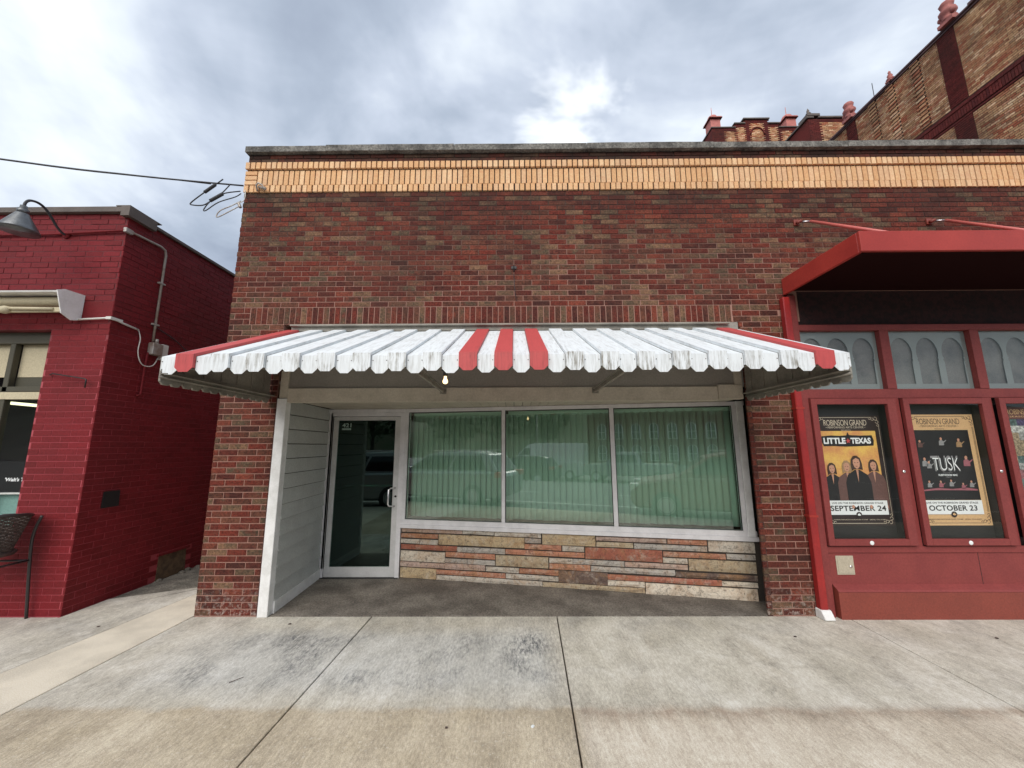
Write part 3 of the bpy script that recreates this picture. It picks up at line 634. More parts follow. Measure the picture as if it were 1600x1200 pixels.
mfr = slat_mesh(.068, .026, 0, .034, ZB+.002); mfr.materials.append(M_['aw_red'])
mrc = slat_mesh(.0628, 0, .024, .034, ZB-.012); mrc.materials.append(M_['aw_white'])
for k in range(-9, 10):
    link('awning_slat', mfr if k in (-9, -1, 0, 1, 9) else mfw, None, aw, (XC+k*PD, random.uniform(-.002, .002), random.uniform(-.002, .002)), label='red stripe slat' if k in (-9, -1, 0, 1, 9) else None)
for k in range(-10, 10): link('awning_slat', mrc, None, aw, (XC+(k+.5)*PD, random.uniform(-.002, .002), random.uniform(-.002, .002)))
# wall flashing
b = MB(); b.box(XC-2.42, XC+2.47, -.05, -.002, 3.006, 3.022); b.box(XC-2.42, XC+2.47, -.012, -.002, 2.955, 3.006); b.build('wall_flashing', M_['aw_grey'], aw)
b = MB()
for k in range(-10, 10):
    for sg in (-1, 1):
        x = XC+(k+.5)*PD+sg*.052; b.lathe((x, YF+.0235, 2.318), [(.0042, 0), (.0035, -.003)], 6, 'y')
o = b.build('screw_heads', M_['cap'], aw, kind='stuff')
# side curtains of vertical ribs
for sg, xs_ in ((-1, XC-9.5*PD-.07), (1, XC+9.5*PD+.07)):
    n = 13
    for k in range(n):
        y0 = -.02+(YF+.03+.02)*k/n; y1 = -.02+(YF+.03+.02)*(k+1)/n
        zt = lambda y: Z0-.035+(ZF-Z0)*(y/YF)
        dx = sg*(.012 if k % 2 else 0); c_y = .025
        b = MB(); b.poly([(xs_+dx, y0, zt(y0)), (xs_+dx, y1, zt(y1)), (xs_+dx, y1, 2.145+.025), (xs_+dx, y1+c_y, 2.145), (xs_+dx, y0-c_y, 2.145), (xs_+dx, y0, 2.145+.025)], (-sg*(.016+.003*(k % 2)), 0, 0))
        b.build('side_slat', M_['aw_white'] if False else M_['aw_grey'], aw)
    b = MB(); xi = xs_-sg*.02
    b.tube([(xi, YF+.02, 2.20), (xi, -.01, 2.20)], .012, 4); b.box(min(xi, xi-sg*.05), max(xi, xi-sg*.05), YF+.02, -.01, 2.222, 2.228); b.box(xi-.002, xi+.002, YF+.02, -.01, 2.20, 2.26)
    b.build('side_rail', M_['aw_grey'], aw)
b = MB(); b.box(XC-9.5*PD-.06, XC+9.5*PD+.06, YF+.035, YF+.065, 2.262, 2.33); b.build('front_rail', M_['aw_grey'], aw)
for xx in (-.775, .875):
    b = MB(); sgn = 1 if xx > 0 else -1
    b.box(xx-.012, xx+.012, YF+.03, -.023, 2.25, 2.285); b.box(xx-.028, xx+.028, YF+.03, -.023, 2.285, 2.291); b.box(xx-.035, xx+.035, -.028, -.023, 2.235, 2.30)
    b.build('bracket', M_['aw_grey'], aw)
bb = thing('lit_bulb', 'small glowing round bulb hanging behind the awning edge left of the red stripes', 'light bulb', (-.535, -1.22, 2.2))
b = MB(); b.lathe((-.535, -1.22, 2.17), [(.004, -.02), (.014, -.016), (.02, -.006), (.02, .004), (.015, .016), (.011, .026), (.011, .04)], 14); b.build('globe', M_['bulb'], bb)
b = MB(); b.lathe((-.535, -1.22, 2.212), [(.017, 0), (.017, .04), (.03, .042), (.03, .05)], 12); b.build('socket', M_['black'], bb)
b = MB(); b.box(-.56, -.51, -1.275, -1.2, 2.262, 2.27); b.build('socket_bracket', M_['aw_grey'], bb)

# ------------------------------------------------------------------ theatre shopfront on the right
sf = thing('theatre_storefront', 'maroon painted storefront with frosted arch transoms above a row of poster cases', 'storefront', (4.6, 0, 0))
rp = M_['red_paint']
b = MB(); b.box(3.05, 9.2, .06, .3, -.02, 3.3); b.build('backing_wall', mat('dark backing', (.02, .008, .008), .9), sf)
b = MB(); b.box(3.05, 9.2, .02, .059, 2.99, 3.42); b.build('dark_header', mat('dark header boards', (.035, .008, .008), .8, (.012, .004, .004), 20.), sf)
b = MB(); b.box(3.15, 9.2, -.03, .03, 2.925, 2.99); b.build('header_rail', rp, sf, bevel=.003)
b = MB(); b.box(3.15, 9.2, -.022, .03, 2.168, 2.268); b.build('transom_rail', rp, sf, bevel=.003)
b = MB(); b.box(3.065, 3.148, -.04, .03, 0, 3.33); b.build('end_post', rp, sf, bevel=.003)
mull = [4.03, 5.018, 6.02, 7.02, 8.02]
for xm in mull:
    b = MB(); b.box(xm, xm+.10, -.028, .03, 2.2682, 2.9248); b.build('mullion', rp, sf, bevel=.003)
    b = MB(); b.box(xm+.025, xm+.095, -.02, .03, .60, 2.1678); b.build('mullion', rp, sf)
b = MB(); b.box(3.148, 9.2, -.018, .03, .30, .598); b.build('base_panel', rp, sf)
b = MB(); b.box(3.148, 9.2, -.03, .0, .600, .66); b.build('case_ledge', rp, sf, bevel=.002)
b = MB(); b.poly([(3.165, -.0185, 0), (3.165, -.085, 0), (3.165, -.085, .245), (3.165, -.07, .262), (3.165, -.0185, .298)], (6.0, 0, 0)); b.build('plinth', M_['plinth'], sf)
b = MB(); b.poly([(3.1652, -.0187, .2981), (3.1652, -.0712, .2625), (3.1652, -.0862, .247), (3.1652, -.089, .2505), (3.1652, -.073, .2665), (3.1652, -.0187, .3025)], (6.0, 0, 0)); b.build('plinth_top', rp, sf)
b = MB(); b.box(4.66, 4.664, -.0195, -.0182, .302, .597); b.build('panel_seam', M_['black'], sf)
def arch(cx, w_, z0, z1, horse=True):
    """horseshoe arch outline: narrow legs, wider rounded pointed head"""
    wl = w_*.44; wh = w_*.5; zc = z0+(z1-z0)*.66; pts = [(cx-wl, z0), (cx+wl, z0), (cx+wl, zc-.10), (cx+wl+.012, zc-.075), (cx+wl, zc-.05)]
    for i in range(13):
        a = rad(-15+i*210/12.); rr = wh; px_ = cx+rr*math.cos(a); pz = zc+ (z1-zc)*max(math.sin(a), -.3)*(1.0)
        pts.append((px_, pz))
    pts += [(cx-wl, zc-.05), (cx-wl-.012, zc-.075), (cx-wl, zc-.10)]
    return pts
spans_ = [(3.15, 4.03), (4.13, 5.018), (5.118, 6.02), (6.12, 7.02), (7.12, 8.02)]
for (a, c) in spans_:
    b = MB(); b.box(a, c, .02, .026, 2.2682, 2.9248); b.build('transom_pane', M_['glass_clear'], sf)
    w_ = (c-a)/3.25; sp_ = [[(a, 2.2685), (c, 2.2685), (c, 2.9245), (a, 2.9245)]]
    for i in range(3): sp_.append(arch(a+(c-a)*(.5+(i-1)*.318), w_*.88, 2.33, 2.85))
    me = curve_mesh(sp_, .0015); link('arch_film', me, M_['frost'], sf, (0, .03, 0), FACE)
    b = MB(); b.box(a, c, .045, .05, 2.2682, 2.9248); b.build('transom_backing', mat('dim interior', (.15, .145, .14), .4, (.09, .09, .09), 4., bump=0), sf)
# poster cases
cases = [(3.155, 4.048, 'leftmost'), (4.13, 5.045, 'middle'), (5.145, 6.06, 'rightmost')]
labs = ['maroon framed display case holding the band poster on gold, next to the brick pier', 'maroon framed display case holding the tan bordered concert poster', 'maroon framed display case at the photo edge holding the collage poster']
for (x0, x1, w_), lb in zip(cases, labs):
    cs = thing('poster_case', lb, 'display case', ((x0+x1)/2, 0, .67), 'poster cases along the storefront')
    z0, z1 = .672, 2.162; t_ = .062; D0, D1 = -.062, -.0225
    b = MB(); b.box(x0, x0+t_, D0, D1, z0, z1); b.box(x1-t_-.025, x1, D0, D1, z0, z1); b.box(x0+t_, x1-t_-.025, D0, D1, z0, z0+t_); b.box(x0+t_, x1-t_-.025, D0, D1, z1-t_, z1)
    b.build('case_frame', rp, cs, bevel=.003)
    b = MB(); b.box(x0+t_, x1-t_-.025, -.040, -.036, z0+t_, z1-t_); b.build('case_glass', M_['glass_clear'], cs)
    b = MB(); b.box(x0+t_-.01, x1-t_-.015, .052, .058, z0+t_-.01, z1-t_+.01); b.build('case_backing', M_['black'], cs)
    b = MB(); b.box(x0+t_-.012, x0+t_-.006, -.022, .052, z0+t_, z1-t_); b.build('case_side', M_['black'], cs)
    b = MB(); b.box(x1-t_-.025, x1-t_-.019, -.022, .052, z0+t_, z1-t_); b.build('case_side', M_['black'], cs)
    b = MB(); b.lathe((x1-.035, D0, 1.40), [(.016, -.0), (.016, -.006), (.01, -.012), (.003, -.013)], 12, 'y'); b.build('key_lock', M_['steel'], cs)
    b = MB(); b.lathe(((x0+x1)/2-.02, D0, z0+.028), [(.022, 0), (.02, -.003), (.01, -.004)], 12, 'y'); b.build('maker_badge', M_['paper'], cs)
def rect(name, x0, x1, z0, z1, y, m_, par, lab=None):
    b = MB(); b.box(x0, x1, y, y+.0009, z0, z1); return b.build(name, m_, par, label=lab)
def blob(pts, y, name, m_, par):
    b = MB(); b.poly([(x, y, z) for x, z in pts], (0, .0007, 0)); return b.build(name, m_, par)
def ell(cx, cz, rx, rz, n=14, a0=0, a1=360): return [(cx+rx*math.cos(rad(a0+(a1-a0)*i/n)), cz+rz*math.sin(rad(a0+(a1-a0)*i/n))) for i in range(n if a1-a0 == 360 else n+1)]
def flourish(x, z, sx_, sz_, y, m_, par):
    b = MB()
    for r_, cx, cz in ((.018, .03, .015), (.014, .062, .02), (.012, .09, .012), (.016, .018, .05), (.012, .014, .085)):
        b.tube([(x+sx_*(cx+r_*math.cos(a)), y, z+sz_*(cz+r_*math.sin(a))) for a in [i*.75 for i in range(8)]], .0022, 4)
    b.build('corner_flourish', m_, par)
def band_head(po, cx, zt, w_, m_, y):
    link('poster_lettering', text_mesh('ROBINSON GRAND', w_, .062, -.005, .9), m_, po, (cx, y, zt-.035), FACE)
    link('poster_lettering', text_mesh('• PERFORMING ARTS CENTER •', w_*.92, .020, .0), m_, po, (cx, y, zt-.085), FACE)
    link('poster_lettering', text_mesh('PRESENTS', w_*.22, .010, .0), m_, po, (cx, y, zt-.115), FACE)
def date_strip(po, x0, x1, z0, z1, text, y, foot, fm):
    rect('date_strip', x0, x1, z0, z1, y, M_['paper'], po); cx = (x0+x1)/2
    link('poster_lettering', text_mesh('LIVE ON THE ROBINSON GRAND STAGE', (x1-x0)*.86, .019, .012), M_['print_black'], po, (cx, y-.001, z1-.025), FACE)
    link('poster_lettering', text_mesh(text, (x1-x0)*.93 if len(text) > 11 else (x1-x0)*.80, .055, .022, 1.05), M_['print_black'], po, (cx, y-.001, z1-.078), FACE)
    b = MB(); b.poly([(cx+.03*math.cos(a*.45), y-.0016, z0+.0+.03*math.sin(a*.45)) for a in range(14)], (0, .0008, 0)); b.build('round_badge', M_['print_brown'], po)
    b = MB(); b.poly([(cx+q*.017, y-.0026, z0+.002+r*.013) for q, r in ((-1, -.5), (-.2, -.9), (.9, -.7), (1, .1), (.4, .3), (.2, 1), (-.4, .6), (-.8, .6))], (0, .0008, 0)); b.build('badge_emblem', M_['paper'] if fm is not M_['print_black'] else M_['print_tan'], po)
    link('poster_lettering', text_mesh(foot, (x1-x0)*.88, .012, .006), fm, po, (cx, y, z0-.05), FACE)
FT = 'THEROBINSONGRAND.COM · (855) 773-6283'
# poster 1
po = thing('concert_poster', 'dark bordered poster reading LITTLE TEXAS and SEPTEMBER 24 above four band members on gold', 'poster', (3.58, .05, .86), 'concert posters in the cases')
y = .048
rect('poster_sheet', 3.225, 3.95, .845, 1.985, y, M_['print_brown'], po)
b = MB()
for (x0, z0, x1, z1) in ((3.30, 1.965, 3.86, 1.969), (3.30, .866, 3.86, .870), (3.243, .95, 3.246, 1.88), (3.929, .95, 3.932, 1.88)): b.box(x0, x1, y-.0016, y-.0008, z0, z1)
b.build('border_line', M_['print_cream'], po)
for x_, z_, a, c in ((3.24, .866, 1, 1), (3.935, .866, -1, 1), (3.24, 1.968, 1, -1), (3.935, 1.968, -1, -1)): flourish(x_, z_, a, c, y-.0015, M_['print_cream'], po)
band_head(po, 3.575, 1.945, .46, M_['print_cream'], y-.001)
rect('band_photo', 3.275, 3.885, .99, 1.822, y-.001, M_['print_gold'], po)
rect('photo_ground', 3.277, 3.883, .99, 1.33, y-.0018, M_['print_brown'], po)
blob([(3.30, 1.765), (3.40, 1.775), (3.5, 1.77), (3.57, 1.775), (3.585, 1.81), (3.60, 1.777), (3.72, 1.772), (3.84, 1.775), (3.855, 1.72), (3.845, 1.665), (3.7, 1.66), (3.55, 1.655), (3.42, 1.662), (3.315, 1.66), (3.30, 1.70)], y-.003, 'title_plate', M_['print_black'], po)
link('poster_lettering', text_mesh('LITTLE', .235, .065, .045), M_['paper'], po, (3.435, y-.004, 1.717), FACE)
link('poster_lettering', text_mesh('TEXAS', .215, .065, .045), M_['paper'], po, (3.715, y-.004, 1.717), FACE)
blob([(3.58+r_*math.cos(rad(90+36*i)), 1.715+r_*math.sin(rad(90+36*i))) for i, r_ in enumerate([.03, .012]*5)], y-.004, 'title_star', M_['aw_red'], po)
for (cx, hz_, sc2, hm, jm, yy) in ((3.365, 1.43, 1.05, 'hair', 'print_black', 0), (3.522, 1.45, 1.1, 'hair2', 'jacket', -.001), (3.805, 1.46, 1.12, 'hair', 'jacket', -.001), (3.628, 1.49, 1.3, 'hair', 'print_black', -.003)):
    r_ = .036*sc2; yq = y-.004+yy; wd = .10*sc2
    blob([(cx-wd, 1.0), (cx-wd*1.02, hz_-.16*sc2), (cx-wd*.8, hz_-.10*sc2), (cx-.02*sc2, hz_-.06*sc2), (cx+.02*sc2, hz_-.06*sc2), (cx+wd*.8, hz_-.10*sc2), (cx+wd*1.02, hz_-.16*sc2), (cx+wd, 1.0)], yq, 'figure', M_[jm], po)
    blob([(cx+u*r_, hz_+v*r_) for u, v in ((-1.2, -1.9), (-1.3, -.4), (-1.1, .7), (-.5, 1.45), (.3, 1.5), (1., .9), (1.25, -.2), (1.3, -1.7), (.7, -1.5), (-.6, -1.5))], yq-.0008, 'figure_hair', M_[hm], po)
    blob([(cx+u*r_, hz_+v*r_) for u, v in ((-.7, .5), (-.78, -.3), (-.5, -1.1), (-.1, -1.45), (.25, -1.4), (.65, -.9), (.8, -.1), (.65, .65), (0, .95))], yq-.0016, 'figure_face', M_['skin'], po)
    for q in (-1, 1): blob(ell(cx+q*r_*.33, hz_-r_*.05, r_*.17, r_*.08, 6), yq-.0024, 'figure_eye', M_['hair'], po)
    blob(ell(cx, hz_-r_*.85, r_*.25, r_*.07, 6), yq-.0024, 'figure_mouth', M_['hair'], po)
    blob([(cx-.012, hz_-.06*sc2), (cx+.012, hz_-.06*sc2), (cx, hz_-.16*sc2)], yq-.0012, 'figure_collar', M_['skin'], po)
    for sg in (-1, 1): blob(ell(cx+sg*.072*sc2, 1.035, .015, .02, 8), yq-.0016, 'figure_hand', M_['skin'], po)
date_strip(po, 3.272, 3.892, .955, 1.098, 'SEPTEMBER 24', y-.0075, FT, M_['print_cream'])
# poster 2
po = thing('concert_poster', 'tan bordered poster reading TUSK and OCTOBER 23 with small musicians on black', 'poster', (4.6, .05, .84), 'concert posters in the cases')
rect('poster_sheet', 4.243, 4.952, .845, 1.995, y, M_['print_tan'], po)
b = MB()
for (x0, z0, x1, z1) in ((4.34, 1.972, 4.86, 1.976), (4.34, .868, 4.86, .872), (4.925, .98, 4.928, 1.86), (4.935, .98, 4.938, 1.86)): b.box(x0, x1, y-.0016, y-.0008, z0, z1)
b.build('border_line', M_['print_brown'], po)
for x_, z_, a, c in ((4.25, .868, 1, 1), (4.942, .868, -1, 1), (4.25, 1.975, 1, -1), (4.942, 1.975, -1, -1)): flourish(x_, z_, a, c, y-.0015, M_['print_brown'], po)
band_head(po, 4.575, 1.955, .46, M_['print_brown'], y-.001)
rect('stage_photo', 4.268, 4.878, 1.10, 1.828, y-.001, M_['print_black'], po)
link('poster_lettering', text_mesh('TUSK', .30, .165, .01, .95), M_['grey_print'], po, (4.575, y-.003, 1.475), FACE)
link('poster_lettering', text_mesh('TUSK', .275, .13, .012, .95), M_['print_black'], po, (4.580, y-.0035, 1.470), FACE)
link('poster_lettering', text_mesh('TUSK', .275, .13, -.012, .95), M_['paper'], po, (4.580, y-.0045, 1.470), FACE)
link('poster_lettering', text_mesh('THE ULTIMATE', .10, .009, .01), M_['grey_print'], po, (4.58, y-.003, 1.378), FACE)
link('poster_lettering', text_mesh('FLEETWOOD MAC', .20, .020, .03), M_['paper'], po, (4.58, y-.003, 1.355), FACE)
link('poster_lettering', text_mesh('TRIBUTE', .06, .009, .01), M_['grey_print'], po, (4.58, y-.003, 1.333), FACE)
for (cx, cz, k, mm) in ((4.34, 1.69, 1., 'jacket'), (4.57, 1.715, 1.1, 'grey_print'), (4.755, 1.70, 1.2, 'hair2'), (4.36, 1.50, 1.2, 'grey_print'), (4.40, 1.47, 1., 'grey_print'), (4.80, 1.51, 1.4, 'pink'), (4.37, 1.27, .9, 'grey_print'), (4.49, 1.27, .9, 'pink'), (4.60, 1.28, .9, 'grey_print'), (4.72, 1.25, .8, 'pink'), (4.81, 1.27, .9, 'grey_print')):
    blob([(cx-.026*k, cz-.045*k), (cx-.022*k, cz-.005*k), (cx-.006*k, cz+.008*k), (cx+.006*k, cz+.008*k), (cx+.024*k, cz-.008*k), (cx+.05*k, cz+.008*k), (cx+.05*k, cz), (cx+.024*k, cz-.02*k), (cx+.024*k, cz-.045*k)], y-.003, 'musician', M_[mm], po)
    blob(ell(cx, cz+.018*k, .011*k, .014*k, 8), y-.0036, 'musician_head', M_['skin'], po)
blob([(4.30, 1.205), (4.45, 1.222), (4.6, 1.212), (4.75, 1.225), (4.86, 1.21), (4.86, 1.195), (4.6, 1.20), (4.42, 1.20), (4.3, 1.19)], y-.003, 'stage_edge', M_['pink'], po)
date_strip(po, 4.255, 4.878, .957, 1.098, 'OCTOBER 23', y-.0055, FT, M_['print_black'])
# poster 3 collage
po = thing('concert_poster', 'crowded collage poster with a brown heading strip, cut off by the right photo edge', 'poster', (5.5, .05, .75), 'concert posters in the cases')
rect('poster_sheet', 5.215, 5.96, .75, 2.085, y, M_['print_brown'], po)
rect('heading_strip', 5.24, 5.94, 1.945, 2.07, y-.001, mat('printed red brown', (.13, .05, .04), .6, bump=0), po)
link('poster_lettering', text_mesh('ROBINSON GRAND', .5, .055, -.004, .9), M_['print_tan'], po, (5.58, y-.002, 2.02), FACE)
link('poster_lettering', text_mesh('SEASON ON SALE', .45, .016, 0), M_['print_tan'], po, (5.58, y-.002, 1.97), FACE)
rnd = random.Random(3); cm = [mat('collage print %s' % n_, c, .6, tuple(q*.4 for q in c), 40., .4, bump=0) for n_, c in (('teal', (.10,.16,.15)), ('rust', (.38,.14,.07)), ('grey', (.35,.36,.34)), ('violet', (.09,.07,.16)), ('tan', (.36,.28,.18)), ('dark', (.03,.03,.03)), ('pale', (.6,.62,.58)), ('rose', (.3,.13,.14)))]
z = 1.94; 
while z > 1.06:
    h_ = rnd.uniform(.06, .10); x = 5.225
    while x < 5.93:
        w2 = rnd.uniform(.05, .13); rect('collage_photo', x, min(x+w2, 5.95), z-h_, z, y-.001-rnd.random()*.0015, rnd.choice(cm), po); x += w2
    z -= h_
link('poster_lettering', text_mesh('THEROBINSONGRAND.COM', .62, .035, .02), M_['paper'], po, (5.60, y-.003, .97), FACE)
# access door in the base
ab = thing('access_door', 'small tan metal access cover with round lock in the maroon base panel', 'access cover', (3.316, -.02, .48))
b = MB(); b.box(3.228, 3.404, -.024, -.0182, .39, .57); b.build('cover_frame', M_['tan_metal'], ab, bevel=.002)
b = MB(); b.box(3.243, 3.39, -.0275, -.0243, .403, .557); b.build('cover_leaf', M_['tan_metal'], ab, bevel=.001)
b = MB(); b.lathe((3.365, -.0276, .468), [(.013, 0), (.013, -.004), (.004, -.006)], 12, 'y'); b.build('cover_lock', M_['steel'], ab)
# downspout
ds = thing('downspout', 'square red painted downspout beside the brick pier ending in a white boot', 'downspout', (3.03, 0, 0))
b = MB(); b.box(2.985, 3.06, -.075, -.006, .07, 3.30); b.build('pipe', mat('downspout red enamel', (.33, .02, .018), .4, (.26, .018, .018), 3.), ds, bevel=.008)
b = MB(); b.poly([(2.972, -.005, .085), (2.972, -.088, .085), (2.972, -.135, .012), (2.972, -.115, .0), (2.972, -.005, .0)], (.10, 0, 0)); b.build('boot', M_['white'], ds, bevel=.006)
for zz in (.95, 2.05):
    b = MB(); b.box(2.978, 3.067, -.078, -.004, zz, zz+.02); b.build('strap', M_['red_bright'], ds)
# red canopy
cn = thing('red_canopy', 'flat red metal canopy hung on rods over the theatre poster cases', 'canopy', (3.04, 0, 3.4))
ZC0, ZC1, YC = 3.345, 3.535, -1.0
b = MB(); b.box(3.04, 9.2, YC, YC+.03, ZC0, ZC1); b.build('front_fascia', M_['red_bright'], cn, bevel=.004)
b = MB(); b.box(3.04, 3.07, YC+.0305, -.006, ZC0, ZC1); b.build('side_fascia', M_['red_bright'], cn, bevel=.004)
b = MB(); b.box(3.0705, 9.2, YC+.0305, -.006, ZC0+.05, ZC0+.07); b.build('soffit', M_['red_soffit'], cn)
b = MB(); b.box(3.0705, 9.2, YC+.0305, -.006, ZC1-.02, ZC1-.005); b.build('top_deck', M_['red_bright'], cn)
b = MB(); b.box(3.10, 9.2, YC+.0305, YC+.07, ZC0+.01, ZC0+.05); b.build('soffit_lip', M_['red_soffit'], cn)
for xa, xb in ((3.294, 3.22), (4.83, 4.55), (6.3, 6.0)):
    b = MB(); b.tube([(xa+.10, -.09, 4.20), (xb+.02+.3, YC+.08, ZC1)], .016, 8); b.build('hanger_rod', mat('rod enamel', (.55, .13, .11), .4), cn)
    b = MB(); b.tube([(xa+.03, -.045, 4.225), (xa+.10, -.09, 4.20)], .008, 6); b.build('turnbuckle', M_['steel'], cn)
    b = MB(); b.box(xa-.03, xa+.03, -.016, -.002, 4.20, 4.27); b.tube([(xa-.012, -.03, 4.215), (xa+.03, -.05, 4.235)], .017, 8); b.tube([(xa, -.01, 4.235), (xa+.01, -.045, 4.228)], .012, 6); b.build('wall_anchor', M_['plinth'], cn)

# ------------------------------------------------------------------ neighbouring painted red building
XS = -4.572
rb = thing('painted_red_building', 'one-storey building painted glossy dark red with brown parapet cap at the left', 'building', (-6.5, 0, 0))
c_ = MB(); wx0, wx1, wz0, wz1 = -9.0, -5.235, .62, 2.995
c_.box(-12.5, XS-.004, .004, .35, wz1, 4.42); c_.box(wx1, XS-.003, .003, .35, -.1, wz1); c_.box(wx0, wx1, .008, .35, -.1, wz0); c_.box(-12.5, wx0, .008, .35, -.1, wz1)
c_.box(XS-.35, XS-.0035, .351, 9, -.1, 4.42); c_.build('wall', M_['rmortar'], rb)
c_ = MB(); c_.box(-12.5, XS-.36, .36, 9, 4.0, 4.1); c_.build('roof', M_['roof'], rb)
it = runs(.002, 4.42, lambda z: [(-6.9, -5.24), (-5.24, XS)] if z > wz1 else ([(-5.235, XS)] if z > wz0 else [(-6.9, XS)]), jt=.0075, jit=.0022)
# merge split at x=-5.24: keep spans whole above the opening
it = runs(wz1, 4.42, lambda z: [(-9.8, XS-.0)], ch=.0665, jt=.0065, jit=.0025) + runs(.002, wz1, lambda z: [(wx1, XS)] if z > wz0 else [(-9.8, XS)], ch=.0665, jt=.0045, jit=.0008)
it = [i for i in it if not (i[0] > -5.0 and 3.10 < i[1] < 3.30)]
lay(it, (0, 0, 0), (1, 0, 0), (0, -1, 0), 'rbrick', rb, 'brick', (-4.6, -.5, 2.6), 150, rest='front_brick_courses')
c_ = MB(); c_.box(-5.0, XS-.004, -.0, .0078, 3.095, 3.305); c_.build('smooth_patch', M_['rbrick'], rb)
it = [q for q in runs(.0, 4.42, lambda z: [(0, 5.5)], ch=.0665, jt=.0065, jit=.002, off0=1)]
it = [(a, z, w_+(.002 if z < 2.9 else 0), h_+(.002 if z < 2.9 else 0), pr*(.4 if z < 2.9 else 1)) for a, z, w_, h_, pr in it]
it = [i for i in it if not (1.0 < i[0] < 1.47 and i[1] < .31)]
lay([(s, z, w_, h_, pr) for s, z, w_, h_, pr in it], (XS, 0, 0), (0, 1, 0), (1, 0, 0), 'rbrick', rb, 'brick', (-4.6, -.5, 2.6), 150, rest='side_brick_courses')
c_ = MB(); c_.box(-12.5, XS+.03, -.045, .3, 4.421, 4.49); c_.build('parapet_cap', M_['cap'], rb, bevel=.004)
c_ = MB(); c_.box(XS-.12, XS+.05, -.05, .36, 4.491, 4.50); c_.box(XS-.05, XS+.052, -.052, .30, 4.37, 4.49); c_.build('corner_cap', M_['cap'], rb)
c_ = MB(); c_.box(XS-.3, XS+.03, .301, 9, 4.421, 4.455); c_.build('side_cap', M_['cap'], rb)
# window in the front
wn = MB(); wn.box(wx0, wx1, .10, .16, 2.86, wz1); wn.box(wx1-.09, wx1-.02, .10, .16, wz0, 2.86); wn.box(wx0, wx1-.09, .10, .16, 2.30, 2.36); wn.box(-5.80, -5.74, .10, .16, wz0, 2.86); wn.box(wx0, wx1, .05, .16, wz0, wz0+.08)
wf = wn.build('window_frame', M_['olive'], rb, bevel=.004)
c_ = MB(); c_.box(-5.74, wx1-.09, .17, .19, 2.48, 2.86); c_.box(wx0, -5.80, .17, .19, 2.48, 2.86); c_.build('upper_shade', M_['cream'], rb)
c_ = MB(); c_.box(-5.74, wx1-.09, .165, .185, 2.33, 2.475); c_.build('lower_shade', M_['olive'], rb)
c_ = MB(); c_.box(wx0, wx1-.02, .09, .165, 2.215, 2.295); c_.build('cream_rail', M_['cream'], rb)
c_ = MB(); c_.box(wx0+.01, wx1-.09, .12, .126, wz0+.08, 2.214); c_.build('shop_glass', M_['glass_clear'], rb)
c_ = MB(); c_.box(wx0, wx1, 1.6, 1.7, 0, 3); c_.box(wx0, wx1, .36, 1.6, .0, .02); c_.box(wx1-.01, wx1+.02, .351, 1.6, 0, 3.); c_.box(wx0, wx1, .36, 1.6, 2.9, 2.95); c_.build('shop_interior', M_['black'], rb)
c_ = MB(); c_.tube([(-6.3, .45, 2.23), (-5.27, .62, 2.13)], .018, 8); tl = c_.build('strip_light', M_['tube_light']); tag(tl, 'pale yellow fluorescent tube glowing inside the red building window', 'light')
c_ = MB(); c_.box(-6.6, -5.33, .22, .24, .82, 1.17); o = c_.build('teal_panel', M_['teal']); tag(o, 'teal board standing low inside the red building window', 'panel')
c_ = MB(); c_.box(-6.6, -5.32, .20, .23, .70, .72); c_.box(-6.6, -5.32, .17, .25, 1.172, 1.185); o = c_.build('counter_edge', M_['white']); tag(o, 'white counter edge above the teal board inside the left window', 'counter')
link('window_lettering', text_mesh("‘Wall’s Thing’" if False else "'Walt's That'", .30, .04, .03, 1.0, shear=.2), M_['paper'], rb, (-5.42, .116, 1.335), FACE)
# vent window low on the side
c_ = MB(); c_.poly([(XS+.002, 1.02, -.01), (XS+.002, 1.46, -.02), (XS+.002, 1.44, .29), (XS+.002, 1.03, .29)], (-.05, 0, 0)); c_.build('cellar_vent', M_['rust'], rb)
c_ = MB(); c_.box(XS-.01, XS+.02, 1.0, 1.48, .295, .33); c_.build('vent_lintel', M_['rbrick'], rb, bevel=.003)
for i, (yy, zz, r_) in enumerate(((1.05, .0, .04), (1.2, -.01, .035), (1.36, .0, .045), (1.48, .01, .04), (.98, 0, .03), (1.62, 0, .04))):
    c_ = MB(); c_.lathe((XS+.03+.01*(i % 3), yy, zz-.02), [(.002, -.01), (r_, 0), (r_*.8, r_*.7), (r_*.2, r_)], 7)
    o = c_.build('rubble_stone', M_['gravel']); tag(o, ['grey stone chunk under the near end of the cellar vent', 'grey stone chunk beneath the middle of the cellar vent', 'largest stone chunk under the cellar vent', 'stone chunk just past the far end of the cellar vent', 'smallest stone chunk, before the cellar vent', 'farthest stone chunk at the foot of the red side wall'][i], 'rubble')
# plate, conduits, box
c_ = MB(); c_.poly([(XS+.006, .21, 1.015), (XS+.006, .395, 1.015), (XS+.006, .385, 1.19), (XS+.006, .215, 1.19)], (.012, 0, 0)); o = c_.build('black_plate', M_['black']); tag(o, 'small square black plate fixed to the red side wall near the corner', 'plate')
pv = thing('conduit_run', 'grey metal conduit running from the parapet corner down the red side wall', 'conduit', (XS, .3, 4.2))
c_ = MB(); c_.tube([(-9, -.02, 4.13), (-5.4, -.02, 4.15), (XS+.0, -.025, 4.19), (XS+.02, -.015, 4.20)], .013, 6); c_.build('front_pipe', M_['rbrick'], pv)
c_ = MB(); c_.tube([(XS+.02, -.015, 4.20), (XS+.022, .1, 4.21), (XS+.022, .42, 4.23), (XS+.022, .48, 4.21), (XS+.022, .50, 4.15), (XS+.022, .50, 2.99)], .0135, 8); c_.build('side_pipe', M_['conduit'], pv)
